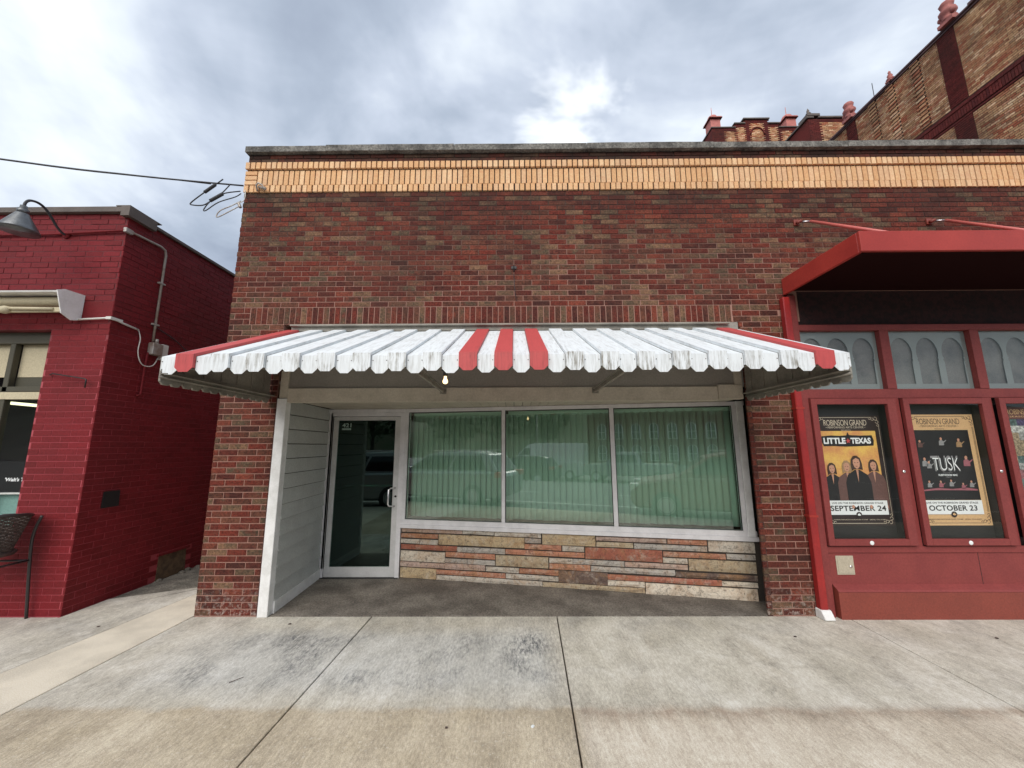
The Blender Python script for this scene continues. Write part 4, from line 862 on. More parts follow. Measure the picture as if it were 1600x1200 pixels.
c_ = MB(); c_.box(XS+.0, XS+.035, -.035, .05, 4.175, 4.225); c_.build('elbow_fitting', M_['conduit'], pv)
for zz in (3.75, 3.2):
    c_ = MB(); c_.box(XS+.002, XS+.038, .46, .54, zz, zz+.02); c_.build('pipe_clamp', M_['conduit'], pv)
jb = thing('junction_box', 'grey weathered electrical junction box on the red side wall at the conduit foot', 'junction box', (XS, .55, 2.9))
c_ = MB(); c_.box(XS+.004, XS+.075, .46, .60, 2.82, 2.97); c_.build('box', M_['conduit'], jb, bevel=.006)
c_ = MB(); c_.box(XS+.004, XS+.05, .61, .70, 2.78, 2.985); c_.build('side_cover', M_['whitecable'], jb, bevel=.006)
c_ = MB(); c_.tube([(XS+.03, .54, 2.97), (XS+.03, .54, 3.03)], .02, 8); c_.build('fitting', M_['conduit'], jb)
c_ = MB(); c_.tube([(XS+.018, .46, 2.84), (XS+.018, .45, 2.6), (XS+.018, .45, 2.31), (XS+.018, .40, 2.29)], .014, 6); o = c_.build('drop_pipe', M_['rbrick']); tag(o, 'red painted pipe dropping below the junction box on the side wall', 'pipe')
c_ = MB(); c_.tube([(-4.97, -.03, 3.10), (-4.62, -.03, 3.115), (XS+.02, -.02, 3.125), (XS+.02, .12, 3.10), (XS+.02, .30, 3.08)], .011, 6)
c_.box(XS-.03, XS+.03, -.035, .10, 3.105, 3.135); o = c_.build('cable_cover', M_['whitecable']); tag(o, 'white cable raceway bending round the corner of the red wall', 'raceway')
c_ = MB(); c_.tube([(XS+.02, .30, 3.08), (XS+.03, .33, 2.98), (XS+.035, .32, 2.82), (XS+.04, .36, 2.70), (XS+.04, .43, 2.66), (XS+.04, .53, 2.69), (XS+.04, .58, 2.80)], .006, 6, True, True); o = c_.build('white_cable', M_['whitecable']); tag(o, 'thin white cable looping from the raceway into the junction box', 'cable')
c_ = MB(); c_.tube([(XS+.012, .46, 3.2), (XS+.012, .8, 3.1), (XS+.012, 1.2, 2.92), (XS+.012, 2.2, 2.6)], .006, 5, True, True); o = c_.build('black_cable', M_['cable']); tag(o, 'black cable sagging along the red side wall toward the awning', 'cable')
c_ = MB(); c_.tube([(-5.14, -.01, 2.47), (-5.08, -.04, 2.48), (-4.70, -.05, 2.42), (-4.68, -.05, 2.41), (-4.68, -.05, 2.32)], .007, 5); o = c_.build('iron_bracket', M_['black']); tag(o, 'thin black iron sign bracket on the red front pier', 'bracket')
# gooseneck lamp
gl0 = thing('gooseneck_lamp', 'grey cone shade lamp on a curved black arm atop the red wall', 'lamp', (-5.26, -.45, 4.0))
c_ = MB(); c_.lathe((-5.22, -.45, 3.93), [(.155, 0), (.15, .015), (.055, .19), (.05, .20)], 24); c_.build('shade', M_['lampgrey'], gl0)
c_ = MB(); c_.lathe((-5.22, -.45, 4.13), [(.045, 0), (.045, .05), (.03, .055), (.028, .09)], 16); c_.build('socket_cap', M_['lampgrey'], gl0)
c_ = MB(); arm = [(-5.22, -.45, 4.21), (-5.225, -.44, 4.27), (-5.235, -.40, 4.32), (-5.24, -.33, 4.34), (-5.245, -.26, 4.32), (-5.25, -.19, 4.26), (-5.26, -.12, 4.19), (-5.27, -.05, 4.15), (-5.27, -.01, 4.15)]
c_.tube(arm, .013, 8, True, True); c_.build('arm', M_['cable'], gl0)
c_ = MB(); c_.lathe((-5.27, -.001, 4.15), [(.045, 0), (.045, -.012), (.02, -.02)], 14, 'y'); c_.build('wall_plate', M_['rbrick'], gl0)
# retractable awning cassette
ra = thing('retractable_awning', 'folded white retractable awning cassette with grey end cap above the left window', 'awning', (-6.5, -.12, 3.25))
c_ = MB(); c_.poly([(XS-.34, -.005, 3.395), (XS-.34, -.20, 3.39), (XS-.34, -.27, 3.355), (XS-.34, -.20, 3.12), (XS-.34, -.10, 3.07), (XS-.34, -.005, 3.10)], (-.012, 0, 0)); c_.build('end_cap', M_['white'], ra)
c_ = MB(); c_.poly([(-9.5, -.005, 3.385), (-9.5, -.20, 3.38), (-9.5, -.265, 3.35), (-9.5, -.258, 3.335), (-9.5, -.005, 3.34)], (9.5+XS-.353, 0, 0)); c_.build('housing', M_['white'], ra)
c_ = MB(); c_.tube([(-9.5, -.13, 3.27), (XS-.353, -.13, 3.27)], .055, 12); c_.build('fabric_roll', M_['cream'], ra)
c_ = MB(); c_.box(-9.5, XS-.353, -.20, -.17, 3.13, 3.185); c_.build('front_bar', M_['cream'], ra, bevel=.006)
c_ = MB(); c_.lathe((-5.52, -.21, 3.155), [(.02, -.05), (.04, -.03), (.045, .0), (.04, .03), (.02, .05)], 10, 'x'); c_.tube([(-5.5, -.21, 3.17), (-5.0, -.21, 3.16)], .018, 6); c_.tube([(-5.5, -.22, 3.14), (-5.9, -.22, 3.12)], .02, 6); c_.build('folding_arm', M_['cream'], ra)
# wicker chair
wc = thing('wicker_chair', 'dark brown woven high bistro chair cut off by the left photo edge', 'chair', (-5.2, -.35, 0))
c_ = MB(); CX, CY = -5.13, -.30
def rim(a, k=1., dz_=0.): return (CX+.31*k*math.cos(a), CY+.27*k*math.sin(a), 1.04-.10*(1-max(0, math.cos(a+.5)))*.5+dz_)
an = [rad(-115+i*13) for i in range(19)]
c_.tube([rim(a) for a in an], .013, 8); c_.build('back_rim', M_['wframe'], wc)
c_ = MB(); vs = []
for j in range(7):
    kk = 1-.055*j; vs += [(CX+.305*kk*math.cos(a), CY+.265*kk*math.sin(a), rim(a)[2]-(rim(a)[2]-.66)*j/6) for a in an]
n = len(an); fs = [(j*n+i, j*n+i+1, (j+1)*n+i+1, (j+1)*n+i) for j in range(6) for i in range(n-1)]
# woven shell: open lattice of crossing strands
for j in range(0, 25):
    u = j/24; c_.tube([(CX+.305*(1-.33*u)*math.cos(a), CY+.265*(1-.33*u)*math.sin(a), rim(a)[2]-(rim(a)[2]-.66)*u+.004*(1 if (i+j) % 2 else -1)) for i, a in enumerate(an)], .0062, 4, False)
for a2 in [rad(-115+i*4.9) for i in range(49)]:
    c_.tube([(CX+.306*(1-.33*u)*math.cos(a2), CY+.266*(1-.33*u)*math.sin(a2), rim(a2)[2]-(rim(a2)[2]-.66)*u) for u in (0, .5, 1)], .0045, 4, False)
c_.build('woven_back', M_['wicker'], wc)
c_ = MB(); c_.lathe((CX, CY, .64), [(.02, 0), (.22, .0), (.235, .02), (.22, .04), (.02, .045)], 20); c_.build('seat', M_['wicker'], wc)
for (dx, dy, fx, fy) in ((.20, -.12, .25, -.20), (.17, .14, .25, .26), (-.2, -.12, -.3, -.2), (-.2, .14, -.3, .2)):
    c_ = MB(); top = (CX+dx, CY+dy, .66)
    if dx > 0: c_.tube([(CX+fx*1.18, CY+fy*.8, .99), (CX+fx*.98, CY+fy*.8, .84), (CX+fx*.92, CY+fy*.85, .62), (CX+fx*1.05, CY+fy, .0)], .013, 8, True, True)
    else: c_.tube([top, (CX+fx, CY+fy, 0)], .013, 8)
    c_.build('leg', M_['wframe'], wc)
c_ = MB(); c_.tube([(CX+.235, CY-.17, .56), (CX-.24, CY-.17, .56)], .01, 6); c_.tube([(CX+.235, CY+.21, .56), (CX-.24, CY+.17, .56)], .01, 6); c_.tube([(CX+.235, CY-.17, .56), (CX+.235, CY+.21, .56)], .01, 6); c_.build('stretcher', M_['wframe'], wc)
# service drop
pl = thing('service_drop', 'overhead electric service cable with black splices clamped to the brick corner', 'power line', (-3.24, -.02, 4.72))
c_ = MB(); c_.tube([(-22, -4.4, 6.3), (-14, -2.5, 5.25), (-9, -1.3, 4.86), (-5.5, -.5, 4.74), (-4.3, -.24, 4.735), (-3.24, -.01, 4.77)], .009, 6, True, True)
c_.tube([(-22, -4.4, 6.315), (-14, -2.48, 5.265), (-9, -1.28, 4.875), (-5.5, -.49, 4.752), (-4.3, -.23, 4.747), (-3.6, -.05, 4.765)], .005, 5, True, True); c_.build('overhead_cable', M_['cable'], pl)
def sp(name, pts, r, m_='cable'): c_ = MB(); c_.tube(pts, r, 6, True, True); return c_.build(name, M_[m_], pl)
sp('splice', [(-3.62, -.1, 4.62), (-3.50, -.1, 4.72)], .018); sp('splice', [(-3.54, -.1, 4.51), (-3.40, -.1, 4.60)], .019)
sp('wire_loop', [(-3.42, -.1, 4.79), (-3.50, -.1, 4.72), (-3.62, -.1, 4.62), (-3.76, -.1, 4.49), (-3.74, -.1, 4.46), (-3.62, -.1, 4.455), (-3.54, -.1, 4.50), (-3.40, -.1, 4.60), (-3.26, -.02, 4.69)], .007)
sp('wire_loop', [(-3.34, -.08, 4.74), (-3.42, -.1, 4.60), (-3.54, -.1, 4.50), (-3.60, -.1, 4.40), (-3.57, -.1, 4.39), (-3.44, -.1, 4.49), (-3.3, -.04, 4.60), (-3.25, -.02, 4.66)], .006)
sp('wire_loop', [(-3.24, -.02, 4.56), (-3.32, -.06, 4.47), (-3.42, -.08, 4.40), (-3.46, -.08, 4.33), (-3.43, -.08, 4.32), (-3.33, -.06, 4.40), (-3.24, -.03, 4.49)], .006, 'conduit')
sp('wire_loop', [(-3.20, -.03, 4.70), (-3.185, -.035, 4.62), (-3.20, -.03, 4.56), (-3.25, -.03, 4.53)], .005, 'whitecable')
sp('clamp', [(-3.26, -.03, 4.53), (-3.23, -.03, 4.47)], .016, 'conduit')
ins = thing('insulator_knob', 'grey metal insulator clip on the buff band near the brick corner', 'insulator', (-3.0, -.03, 4.7))
c_ = MB(); c_.tube([(-3.05, -.03, 4.68), (-3.05, -.06, 4.74), (-3.02, -.07, 4.76), (-2.98, -.06, 4.74), (-2.95, -.05, 4.68)], .011, 6); c_.tube([(-3.03, -.04, 4.73), (-2.94, -.05, 4.70)], .016, 6); c_.build('clip', M_['conduit'], ins)

# ------------------------------------------------------------------ theatre behind
K = 13/9.; 
def ky(y): return (y+4.1255)*K-4.1255
def kz(z): return (z-1.675)*K+1.675
XT = 13.0
th = thing('theatre_building', 'tall theatre in buff and maroon brick with terracotta finials rising behind the shop', 'building', (XT, 6, 0))
ye = ky(6.0); y0_ = .6
c_ = MB(); c_.box(XT+.012, XT+8, y0_, ye, 0, kz(10.2)); c_.build('auditorium_wall', M_['tmortar'], th)
CT = .0667; zlo = kz(6.6)*0+8.4; ztop = kz(10.17)
cols_dark = [(ky(2.62)-.22, ky(2.62)+.24), (ky(4.88)-.2, ky(4.88)+.2)]
zband0, zband1 = kz(8.13), kz(8.42)
pil = [(ky(3.23), .13), (ky(3.80), .13), (ky(4.25), .13)]
lt, dkk = [], []
nrow = round((ztop-zlo)/CT)
marks = sorted([(a, c, 'd') for a, c in cols_dark]+[(q-wd, q+wd, 'p') for q, wd in pil])
segs = []; s = y0_
for a, c, k in marks:
    segs.append((s, a, 'l')); segs.append((a, c, k)); s = c
segs.append((s, ye, 'l'))
for r in range(nrow):
    z = zlo+CT*(r+.5)
    if zband0-.06 < z < zband1+.02: continue
    for a0, a1, k in segs:
        if k == 'p' and z < zband1: k = 'l'
        if k == 'p':
            pr = .038 if r % 2 else .012
            lt.append(((a0+a1)/2+(.02 if r % 2 else -.02), z, a1-a0-.012, CT-.020, pr)); continue
        s = math.floor(a0/.2)*.2+(.1 if r % 2 else 0)-.2
        while s < a1:
            a, c = max(s, a0), min(s+.2, a1); s += .2
            if c-a < .03: continue
            (dkk if k == 'd' else lt).append(((a+c)/2, z, c-a-.014, CT-.018, random.uniform(-.002, .002)+(.014 if k == 'd' else 0)))
s = y0_
while s < ye: dkk.append((s+.033, (zband0+zband1)/2-.05, .055, zband1-zband0-.16, .03)); s += .067
s = y0_
while s < ye: dkk.append((s+.1, zband1-.09, .19, .055, .045)); dkk.append((s+.1, zband1-.025, .19, .055, .03)); dkk.append((s+.1, zband0-.03, .19, .05, .02)); s += .2
# facing -X: axis runs toward -Y so that the normal is -X
lay([(-q[0],)+q[1:] for q in lt], (XT, 0, 0), (0, -1, 0), (-1, 0, 0), 'tbrick', th, 'buff_red_brick', (8, 0, 7.5), 300, .02, rest='theatre_brick_courses')
lay([(-q[0],)+q[1:] for q in dkk], (XT, 0, 0), (0, -1, 0), (-1, 0, 0), 'tdark', th, 'maroon_brick', (8, 0, 7.5), 120, .03, rest='maroon_brick_courses')
c_ = MB(); c_.box(XT-.10, XT+.25, y0_, ky(2.15), ztop, ztop+.09); c_.box(XT-.06, XT+.25, ky(2.15), ky(3.75), ztop, ztop+.07); c_.box(XT-.085, XT+.25, ky(3.75), ye, ztop-.03, ztop+.05)
c_.box(XT-.05, XT, y0_, ye, ztop-.08, ztop-.031); c_.build('coping', mat('maroon coping', (.06, .022, .024), .6, (.10, .045, .045), 3.), th, bevel=.008)
def finial(y, big):
    c_ = MB(); z = ztop+.05
    if big:
        c_.box(XT-.16, XT+.2, y-.2, y+.2, z, z+.12); c_.lathe((XT, y, z+.12), [(.17, 0), (.2, .05), (.13, .12), (.16, .2), (.2, .26), (.2, .34), (.12, .40), (.15, .5), (.17, .58), (.12, .64), (.03, .66)], 8)
        for q in (-1, 1): c_.lathe((XT-.05, y+q*.17, z+.33), [(.02, -.1), (.07, -.03), (.06, .04), (.01, .08)], 8)
    else: c_.box(XT-.1, XT+.1, y-.1, y+.1, z, z+.06); c_.lathe((XT, y, z+.06), [(.1, 0), (.12, .05), (.06, .1), (.08, .18), (.03, .27), (.045, .31), (.005, .38)], 8)
    c_.build('finial', M_['copper'], th)
finial(ky(2.5), True); finial(ky(3.76), False); finial(ky(4.86), True)
# rear wing B and gable A
def facing(parent, x0, x1, y, z0, z1, dkspans, name, top=None):
    lt, dk_ = [], []; n = int((z1-z0)/CT)
    for r in range(n):
        z = z0+CT*(r+.5); s = x0+(.1 if r % 2 else 0)-.2
        while s < x1:
            a, c = max(s, x0), min(s+.2, x1); s += .2
            if c-a < .04: continue
            m_ = (a+c)/2; dark = any(q0 < m_ < q1 for q0, q1 in dkspans) or z > z1-.20
            if top and z > top(m_): continue
            if top and z > top(m_)-.22: dark = True
            (dk_ if dark else lt).append((m_, z, c-a-.012, CT-.012, random.uniform(-.002, .002)+(.015 if dark else 0)))
    lay(lt, (0, y, 0), (1, 0, 0), (0, -1, 0), 'tbrick', parent, 'brick', (0, 0, 0), 0, rest=name+'_buff_courses')
    lay(dk_, (0, y, 0), (1, 0, 0), (0, -1, 0), 'tdark', parent, 'brick', (0, 0, 0), 0, rest=name+'_maroon_courses')
YB = ky(6.62); YA = ky(9.62)
bx0 = 9.41*K; bz = kz(11.97)
c_ = MB(); c_.box(bx0+.01, bx0+8, YB+.012, YB+1.9, 0, bz-.02); c_.build('stage_house', M_['tdark'], th)
facing(th, bx0, bx0+4, YB, bz-2.6, bz, [(bx0, bx0+.5)], 'stage')
c_ = MB(); c_.box(bx0+.45, bx0+8, YB-.06, YB+.3, bz, bz+.09); c_.box(bx0-.07, bx0+.25, YB-.06, YB+1.95, bz-.01, bz+.08); c_.build('stage_coping', M_['cap'], th, bevel=.01)
c_ = MB(); c_.box(bx0-.05, bx0+.52, YB-.08, YB+.5, bz+.085, bz+.2); c_.box(bx0+.06, bx0+.4, YB-.0, YB+.4, bz+.2, bz+.28); c_.lathe((bx0+.14, YB+.1, bz+.28), [(.09, 0), (.11, .05), (.05, .12), (.06, .2), (.005, .34)], 8); c_.build('pier_cap', M_['cap'], th)
ax0, ax1 = 8.09*K, 11.9*K; zA = kz(14.42)
def topA(x):
    u = x/K
    if 9.43 < u < 10.40: return kz(14.80)
    if 9.03 < u < 10.82: return kz(14.60)
    return zA
c_ = MB(); c_.box(ax0, ax1, YA+.012, YA+3, 0, zA-.02); c_.box(9.05*K, 10.80*K, YA+.013, YA+.5, zA-.02, kz(14.58)); c_.box(9.45*K, 10.38*K, YA+.014, YA+.5, kz(14.58), kz(14.78)); c_.build('front_block', M_['tdark'], th)
facing(th, ax0, ax1, YA, zA-2.2, kz(14.8), [(ax0, 8.60*K), (9.0*K, 9.10*K), (9.42*K, 9.62*K), (10.22*K, 10.42*K), (10.74*K, 10.92*K), (11.3*K, 11.9*K)], 'gable', topA)
c_ = MB(); c_.box(ax0-.05, 9.05*K, YA-.07, YA+.4, zA, zA+.07); c_.box(10.80*K, ax1, YA-.07, YA+.4, zA, zA+.07); c_.box(9.0*K, 9.45*K, YA-.08, YA+.4, kz(14.6), kz(14.6)+.08); c_.box(10.38*K, 10.85*K, YA-.08, YA+.4, kz(14.6), kz(14.6)+.08)
c_.box(9.38*K, 10.45*K, YA-.09, YA+.4, kz(14.8), kz(14.8)+.09); c_.box(ax0-.06, ax0+.2, YA+.3, YA+3, zA-.02, zA+.06); c_.build('gable_coping', M_['cap'], th, bevel=.01)
c_ = MB(); cxA = 9.92*K; rA = .40
c_.tube([(cxA+rA*math.cos(a), YA-.02, kz(14.12)+rA*1.15*math.sin(a)) for a in [rad(i*15) for i in range(13)]], .05, 4); c_.build('arch_trim', M_['tdark'], th)
for cx in (8.35*K, 11.46*K):
    c_ = MB(); hw = .36; zt_ = zA+.22
    c_.poly([(cx-hw*.8, YA+.2, zt_-.3), (cx+hw*.8, YA+.2, zt_-.3), (cx+hw*.8, YA+.8, zt_-.3), (cx-hw*.8, YA+.8, zt_-.3)], (0, 0, .95)); c_.box(cx-hw, cx+hw, YA+.1, YA+.9, zt_+.65, zt_+.72)
    c_.lathe((cx, YA+.5, zt_+.72), [(.30, 0), (.30, .12), (.24, .26), (.12, .36), (.02, .40), (.012, .95)], 12)
    c_.build('turret', mat('painted copper turret', (.52, .17, .14), .6, (.42, .13, .11), 5.), th)
    c_ = MB(); c_.box(cx-hw-.02, cx+hw+.02, YA+.08, YA+.92, zt_+.615, zt_+.648); c_.build('turret_trim', M_['tdark'], th)
c_ = MB(); c_.tube([(XT+.5, ky(4.5), ztop), (XT+.5, ky(4.5), ztop+1.15)], .012, 5); o = c_.build('antenna', M_['cable']); tag(o, 'thin whip antenna standing on the theatre roof edge', 'antenna')

# ------------------------------------------------------------------ across the street (seen in the glass)
b = MB()
for x in (-30, -24, -18, -12, -6, 0, 6, 12, 18, 24): b.box(x, x+3, -9.6, -9.5, -.149, -.145)
b.box(-60, 60, -6.95, -6.83, -.149, -.145)
for x in range(-24, 25, 3): b.box(x, x+.1, -20.5, -16, -.6, -.594)
struct(b.build('road_markings', M_['linepaint']))
paintc = {}
def carpaint(n_, c):
    if n_ not in paintc: paintc[n_] = mat(n_, c, .28, metal=.3, bump=0, coat=.6, fine=.02)
    return paintc[n_]
def car(label, x, y, rot, paint, kind='suv', cat='car', group='parked vehicles across the sidewalk and lot', z0=-.147):
    """local: length along X (front at -X), z up from road"""
    root = thing({'suv': 'parked_suv', 'van': 'parked_van', 'pickup': 'parked_pickup'}[kind], label, cat, (x, y, z0), group); root.rotation_euler = (0, 0, rot)
    Z = WL[root.name]; WL[root.name] = Vector((0, 0, 0))
    L = {'suv': 4.6, 'van': 5.6, 'pickup': 5.5}[kind]; h = L/2
    if kind == 'suv':
        body = [(-h, .42), (-h+.02, .72), (-h+.25, .9), (-h+1.15, 1.03), (h-.25, 1.08), (h-.03, .98), (h, .45), (h-.15, .28), (-h+.15, .26)]
        cab = [(-h+1.05, 1.02), (-h+1.85, 1.55), (-h+2.3, 1.64), (h-1.1, 1.66), (h-.55, 1.58), (h-.2, 1.08)]
    elif kind == 'van':
        body = [(-h, .45), (-h+.05, .95), (-h+.55, 1.2), (h-.02, 1.25), (h, .5), (h-.1, .3), (-h+.15, .3)]
        cab = [(-h+.5, 1.19), (-h+1.3, 2.0), (-h+1.7, 2.35), (-h+2.2, 2.45), (h-.08, 2.45), (h, 2.35), (h-.02, 1.24)]
    else:
        body = [(-h, .5), (-h+.03, .95), (-h+.2, 1.08), (-h+1.5, 1.15), (h-.02, 1.15), (h, .6), (h-.1, .45), (-h+.15, .4)]
        cab = [(-h+1.4, 1.14), (-h+2.0, 1.75), (-h+2.3, 1.83), (-h+3.4, 1.83), (-h+3.7, 1.14)]
    hw = {'suv': .92, 'van': 1.0, 'pickup': .98}[kind]; tw = {'suv': .66, 'van': .88, 'pickup': .72}[kind]
    b = MB(); b.poly([(a, -hw, z) for a, z in body], (0, 2*hw, 0)); b.build('body', paint, root, bevel=.06)
    zmin, zmax = min(z for _, z in cab), max(z for _, z in cab)
    wid = lambda z: (hw-.06)+(tw-hw+.06)*(z-zmin)/(zmax-zmin)
    n = len(cab); b = MB(); b.add([(a, -wid(z), z) for a, z in cab]+[(a, wid(z), z) for a, z in cab], [tuple(range(n)), tuple(range(n, 2*n))[::-1]]+[(i, n+i, n+(i+1) % n, (i+1) % n) for i in range(n)]); b.build('cabin', paint, root, bevel=.03)
    # side windows: inset quads between belt and roof
    def wx(z, front):
        e = [(cab[i], cab[i+1]) for i in range(n-1)]; e = e if front else e[::-1]
        for (a0, z0), (a1, z1) in e:
            if min(z0, z1)-1e-6 <= z <= max(z0, z1)+1e-6 and abs(z1-z0) > .05: return a0+(a1-a0)*(z-z0)/(z1-z0)
        return cab[0][0] if front else cab[-1][0]
    zl, zh = zmin+.09, zmax-.13
    fr_ = [(wx(zl, 1)+.12, zl), (wx(zh, 1)+.10, zh)]; bk = [(wx(zh, 0)-.12, zh), (wx(zl, 0)-.14, zl)]
    if kind == 'van': bk = [(-h+1.9, zh), (-h+1.9, zl)]; fr_ = [(wx(zl, 1)+.1, zl), (wx(zh-.2, 1)+.05, zh-.2)]; bk = [(-h+1.9, zh-.2), (-h+1.9, zl)]
    for sg in (-1, 1):
        spl = [0, .5, .95] if kind == 'suv' else ([0, .95] if kind == 'van' else [0, .52, .95])
        for u0, u1 in zip(spl, spl[1:]):
            q = []
            lo = lambda u: (fr_[0][0]+(bk[1][0]-fr_[0][0])*u, zl); hi = lambda u: (fr_[1][0]+(bk[0][0]-fr_[1][0])*u, fr_[1][1])
            q = [lo(u0+.015), lo(u1-.015), hi(u1-.015), hi(u0+.015)]
            b = MB(); b.poly([(a, sg*(wid(z)+.006), z) for a, z in q], (0, -sg*.02, 0)); b.build('side_window', M_['car_glass'], root)
    b = MB(); z0w, z1w = zmin+.06, zmax-.14; q = [(wx(z0w, 1)-.012, z0w), (wx(z1w, 1)-.012, z1w)]
    b.add([(q[0][0], -wid(z0w)+.1, z0w), (q[0][0], wid(z0w)-.1, z0w), (q[1][0], wid(z1w)-.08, z1w), (q[1][0], -wid(z1w)+.08, z1w)], [(0, 1, 2, 3)]); o = b.build('windscreen', M_['car_glass'], root); md = o.modifiers.new('t', 'SOLIDIFY'); md.thickness = .01
    if kind != 'van':
        b = MB(); q = [(wx(z0w, 0)+.012, z0w), (wx(z1w, 0)+.012, z1w)]
        b.add([(q[0][0], -wid(z0w)+.14, z0w), (q[0][0], wid(z0w)-.14, z0w), (q[1][0], wid(z1w)-.1, z1w), (q[1][0], -wid(z1w)+.1, z1w)], [(0, 1, 2, 3)]); o = b.build('rear_window', M_['car_glass'], root); md = o.modifiers.new('t', 'SOLIDIFY'); md.thickness = .01
    for sg in (-1, 1):
        for xx in (-h+.85, h-.95):
            c = (xx, sg*(hw-.10), .35)
            b = MB(); b.lathe(c, [(.2, -.11), (.33, -.11), (.36, -.07), (.36, .07), (.33, .11), (.2, .11)], 24, 'y'); wh = b.build('wheel', M_['gasket'], root)
            b = MB(); b.lathe((c[0], c[1]+sg*.105, c[2]), [(.215, 0), (.215, sg*.012), (.19, sg*.004), (.05, sg*.015), (.02, sg*.02)], 20, 'y'); b.build('rim', M_['alum'], wh)
        b = MB(); b.box(-h-.012, -h+.25, min(sg*.6, sg*.9), max(sg*.6, sg*.9), .72, .86); b.build('headlight', M_['white'], root, bevel=.02)
        b = MB(); b.box(h-.25, h+.012, min(sg*.62, sg*.935), max(sg*.62, sg*.935), .9, 1.06); b.build('taillight', mat('tail lamp red', (.5, .02, .015), .3, bump=0) if 'tail lamp red' not in bpy.data.materials else bpy.data.materials['tail lamp red'], root, bevel=.02)
        b = MB(); b.box(-h+1.35, -h+1.5, min(sg*hw, sg*(hw+.18)), max(sg*hw, sg*(hw+.18)), 1.05, 1.2); b.build('mirror', paint, root, bevel=.02)
        if kind != 'van':
            b = MB(); b.box(-h+2.05, h-.7, sg*.56-.02, sg*.56+.02, zmax+.01, zmax+.045); b.build('roof_rail', M_['alum'], root)
    WL[root.name] = Z; return root
dk_ = carpaint('grey car paint', (.36, .385, .39)); wh_ = carpaint('white car paint', (.75, .76, .76)); sv_ = carpaint('silver car paint', (.35, .36, .37)); bl_ = carpaint('black car paint', (.02, .02, .022)); rd_ = carpaint('maroon car paint', (.22, .05, .045))
car('grey suv parked at the kerb, left of the two, mirrored in the shop glass', -4.95, -5.9, 0, dk_)
car('maroon suv parked at the kerb, right of the two, mirrored in the right window', 3.2, -5.9, 0, rd_)
car('white high-roof van in the car park, mirrored in the shop glass', -6.0, -21, 0, wh_, 'van', 'van', z0=-.595)
car('silver pickup in the car park beside the white van, mirrored in the glass', -.4, -20.5, .05, sv_, 'pickup', 'pickup', z0=-.595)
car('black suv in the car park in front of the white van', -6.6, -17.6, .05, bl_, z0=-.595)
car('white suv at the left end of the car park', -13, -18.5, 0, wh_, z0=-.595)
car('silver suv at the right end of the car park below the arched windows', 6.5, -19, 0, sv_, z0=-.595)
# brick building across
ob = thing('arched_window_building', 'two-storey red brick building with white arched windows mirrored in the right window', 'building', (8, -45, -.6))
b = MB(); b.box(-7.5, 24, -57, -45, -.6, 8.2); b.build('wall', mat('far red brick', (.17, .06, .04), .9, (.13, .045, .035), 5.), ob)
b = MB(); b.box(-7.7, 24.2, -57.2, -44.8, 8.2, 8.6); b.build('cornice', M_['beam'], ob)
x = -5.6
while x < 23:
    for z0 in (-.1, 2.55):
        pts = [(x-.42, z0), (x+.42, z0), (x+.42, z0+1.4)]+[(x+.42*math.cos(rad(a)), z0+1.4+.42*math.sin(rad(a))) for a in (30, 60, 90, 120, 150)]+[(x-.42, z0+1.4)]
        b = MB(); b.poly([(a, -44.9, z) for a, z in [(x+(a-x)*1.32, z0+(z-z0)*1.08-.1) for a, z in pts]], (0, -.15, 0)); f_ = b.build('window', M_['white'], ob)
        b = MB(); b.poly([(a, -44.88, z) for a, z in pts], (0, -.02, 0)); b.build('pane', M_['car_glass'], f_)
        b = MB(); b.box(x-.05, x+.05, -44.875, -44.86, z0, z0+1.8); b.box(x-.42, x+.42, -44.876, -44.861, z0+.75, z0+.84); b.build('muntin', M_['white'], f_)
    x += 2.1
lp = thing('street_lamp', 'tall grey street lamp with a long arm, mirrored in the middle window', 'street lamp', (-8.6, -27, -.15))
b = MB(); b.tube([(-8.6, -27, -.15), (-8.6, -27, 6.5)], [.09, .06], 8); b.build('pole', M_['conduit'], lp)
b = MB(); b.tube([(-8.6, -27, 6.4), (-6.6, -27, 6.6), (-4.2, -27, 6.0)], .04, 6); b.build('arm', M_['conduit'], lp)
b = MB(); b.box(-4.5, -3.7, -27.15, -26.85, 5.9, 6.0); b.build('lamp_head', M_['conduit'], lp)
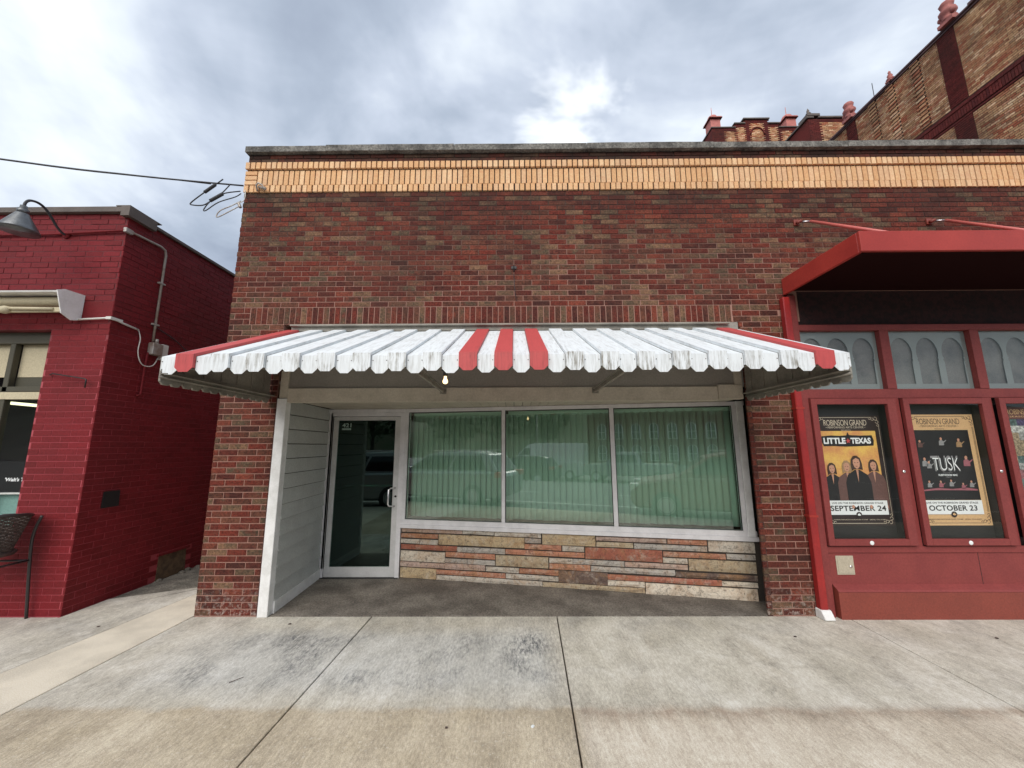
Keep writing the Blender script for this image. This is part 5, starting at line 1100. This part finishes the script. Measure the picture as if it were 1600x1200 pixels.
# wooded hill
hv, hf = [], []; nx, ny = 60, 8
for j in range(ny+1):
    for i in range(nx+1):
        u, v = i/nx, j/ny; X_h = -150+300*u
        hv.append((X_h, -62-90*v, -.3+(math.sin(v*math.pi/2)**.8)*(22+7*math.sin(X_h*.03+1)+3*math.sin(X_h*.11))+random.uniform(-.6, .6)))
for j in range(ny):
    for i in range(nx): a = j*(nx+1)+i; hf.append((a, a+1, a+nx+2, a+nx+1))
b = MB(); b.add(hv, hf); struct(b.build('hill', M_['hill']))
def tree(x, y, h_, r_, lab, seed):
    R_ = random.Random(seed); t_ = thing('leafy_tree', lab, 'tree', (x, y, -.15), 'trees at the back of the car park')
    b = MB(); b.tube([(x, y, -.15), (x+.1, y, h_*.3), (x-.05, y, h_*.55)], [.22, .16, .08], 8)
    for k in range(6): a = k*1.05; b.tube([(x, y, h_*(.28+.04*k)), (x+r_*.6*math.cos(a), y+r_*.6*math.sin(a), h_*(.5+.05*k))], [.08, .02], 5)
    b.build('trunk', M_['wicker'], t_)
    b = MB()
    for k in range(2600):
        c = Vector((R_.gauss(0, 1), R_.gauss(0, 1), R_.gauss(0, 1))).normalized()*(R_.random()**.35)
        lobe = 1+.25*math.sin(c.x*7+seed)*math.cos(c.z*6)
        q = Vector((x+c.x*r_*lobe, y+c.y*r_*lobe, h_*.62+c.z*h_*.36*lobe)); s_ = R_.uniform(.12, .24)
        u = Vector((R_.gauss(0, 1), R_.gauss(0, 1), R_.gauss(0, 1))).normalized(); w3 = u.orthogonal().normalized()
        b.add([q-u*s_, q+w3*s_*.6, q+u*s_, q-w3*s_*.6], [(0, 1, 2, 3)])
    b.build('crown', mat('leaves %d' % seed, (.05, .085, .03), .7, (.09, .11, .04), 1.5, .2, bump=0), t_)
for i, (x, y, h_, r_, lb) in enumerate(((-20, -32, 8, 3.2, 'round leafy tree at the far left of the car park'), (-15, -34, 9, 3.4, 'second leafy tree from the left behind the car park'), (-10.5, -35, 7.5, 2.8, 'leafy tree behind the white van'), (28, -38, 9, 3.3, 'leafy tree beyond the right end of the arched window building'))): tree(x, y, h_, r_, lb, i+1)
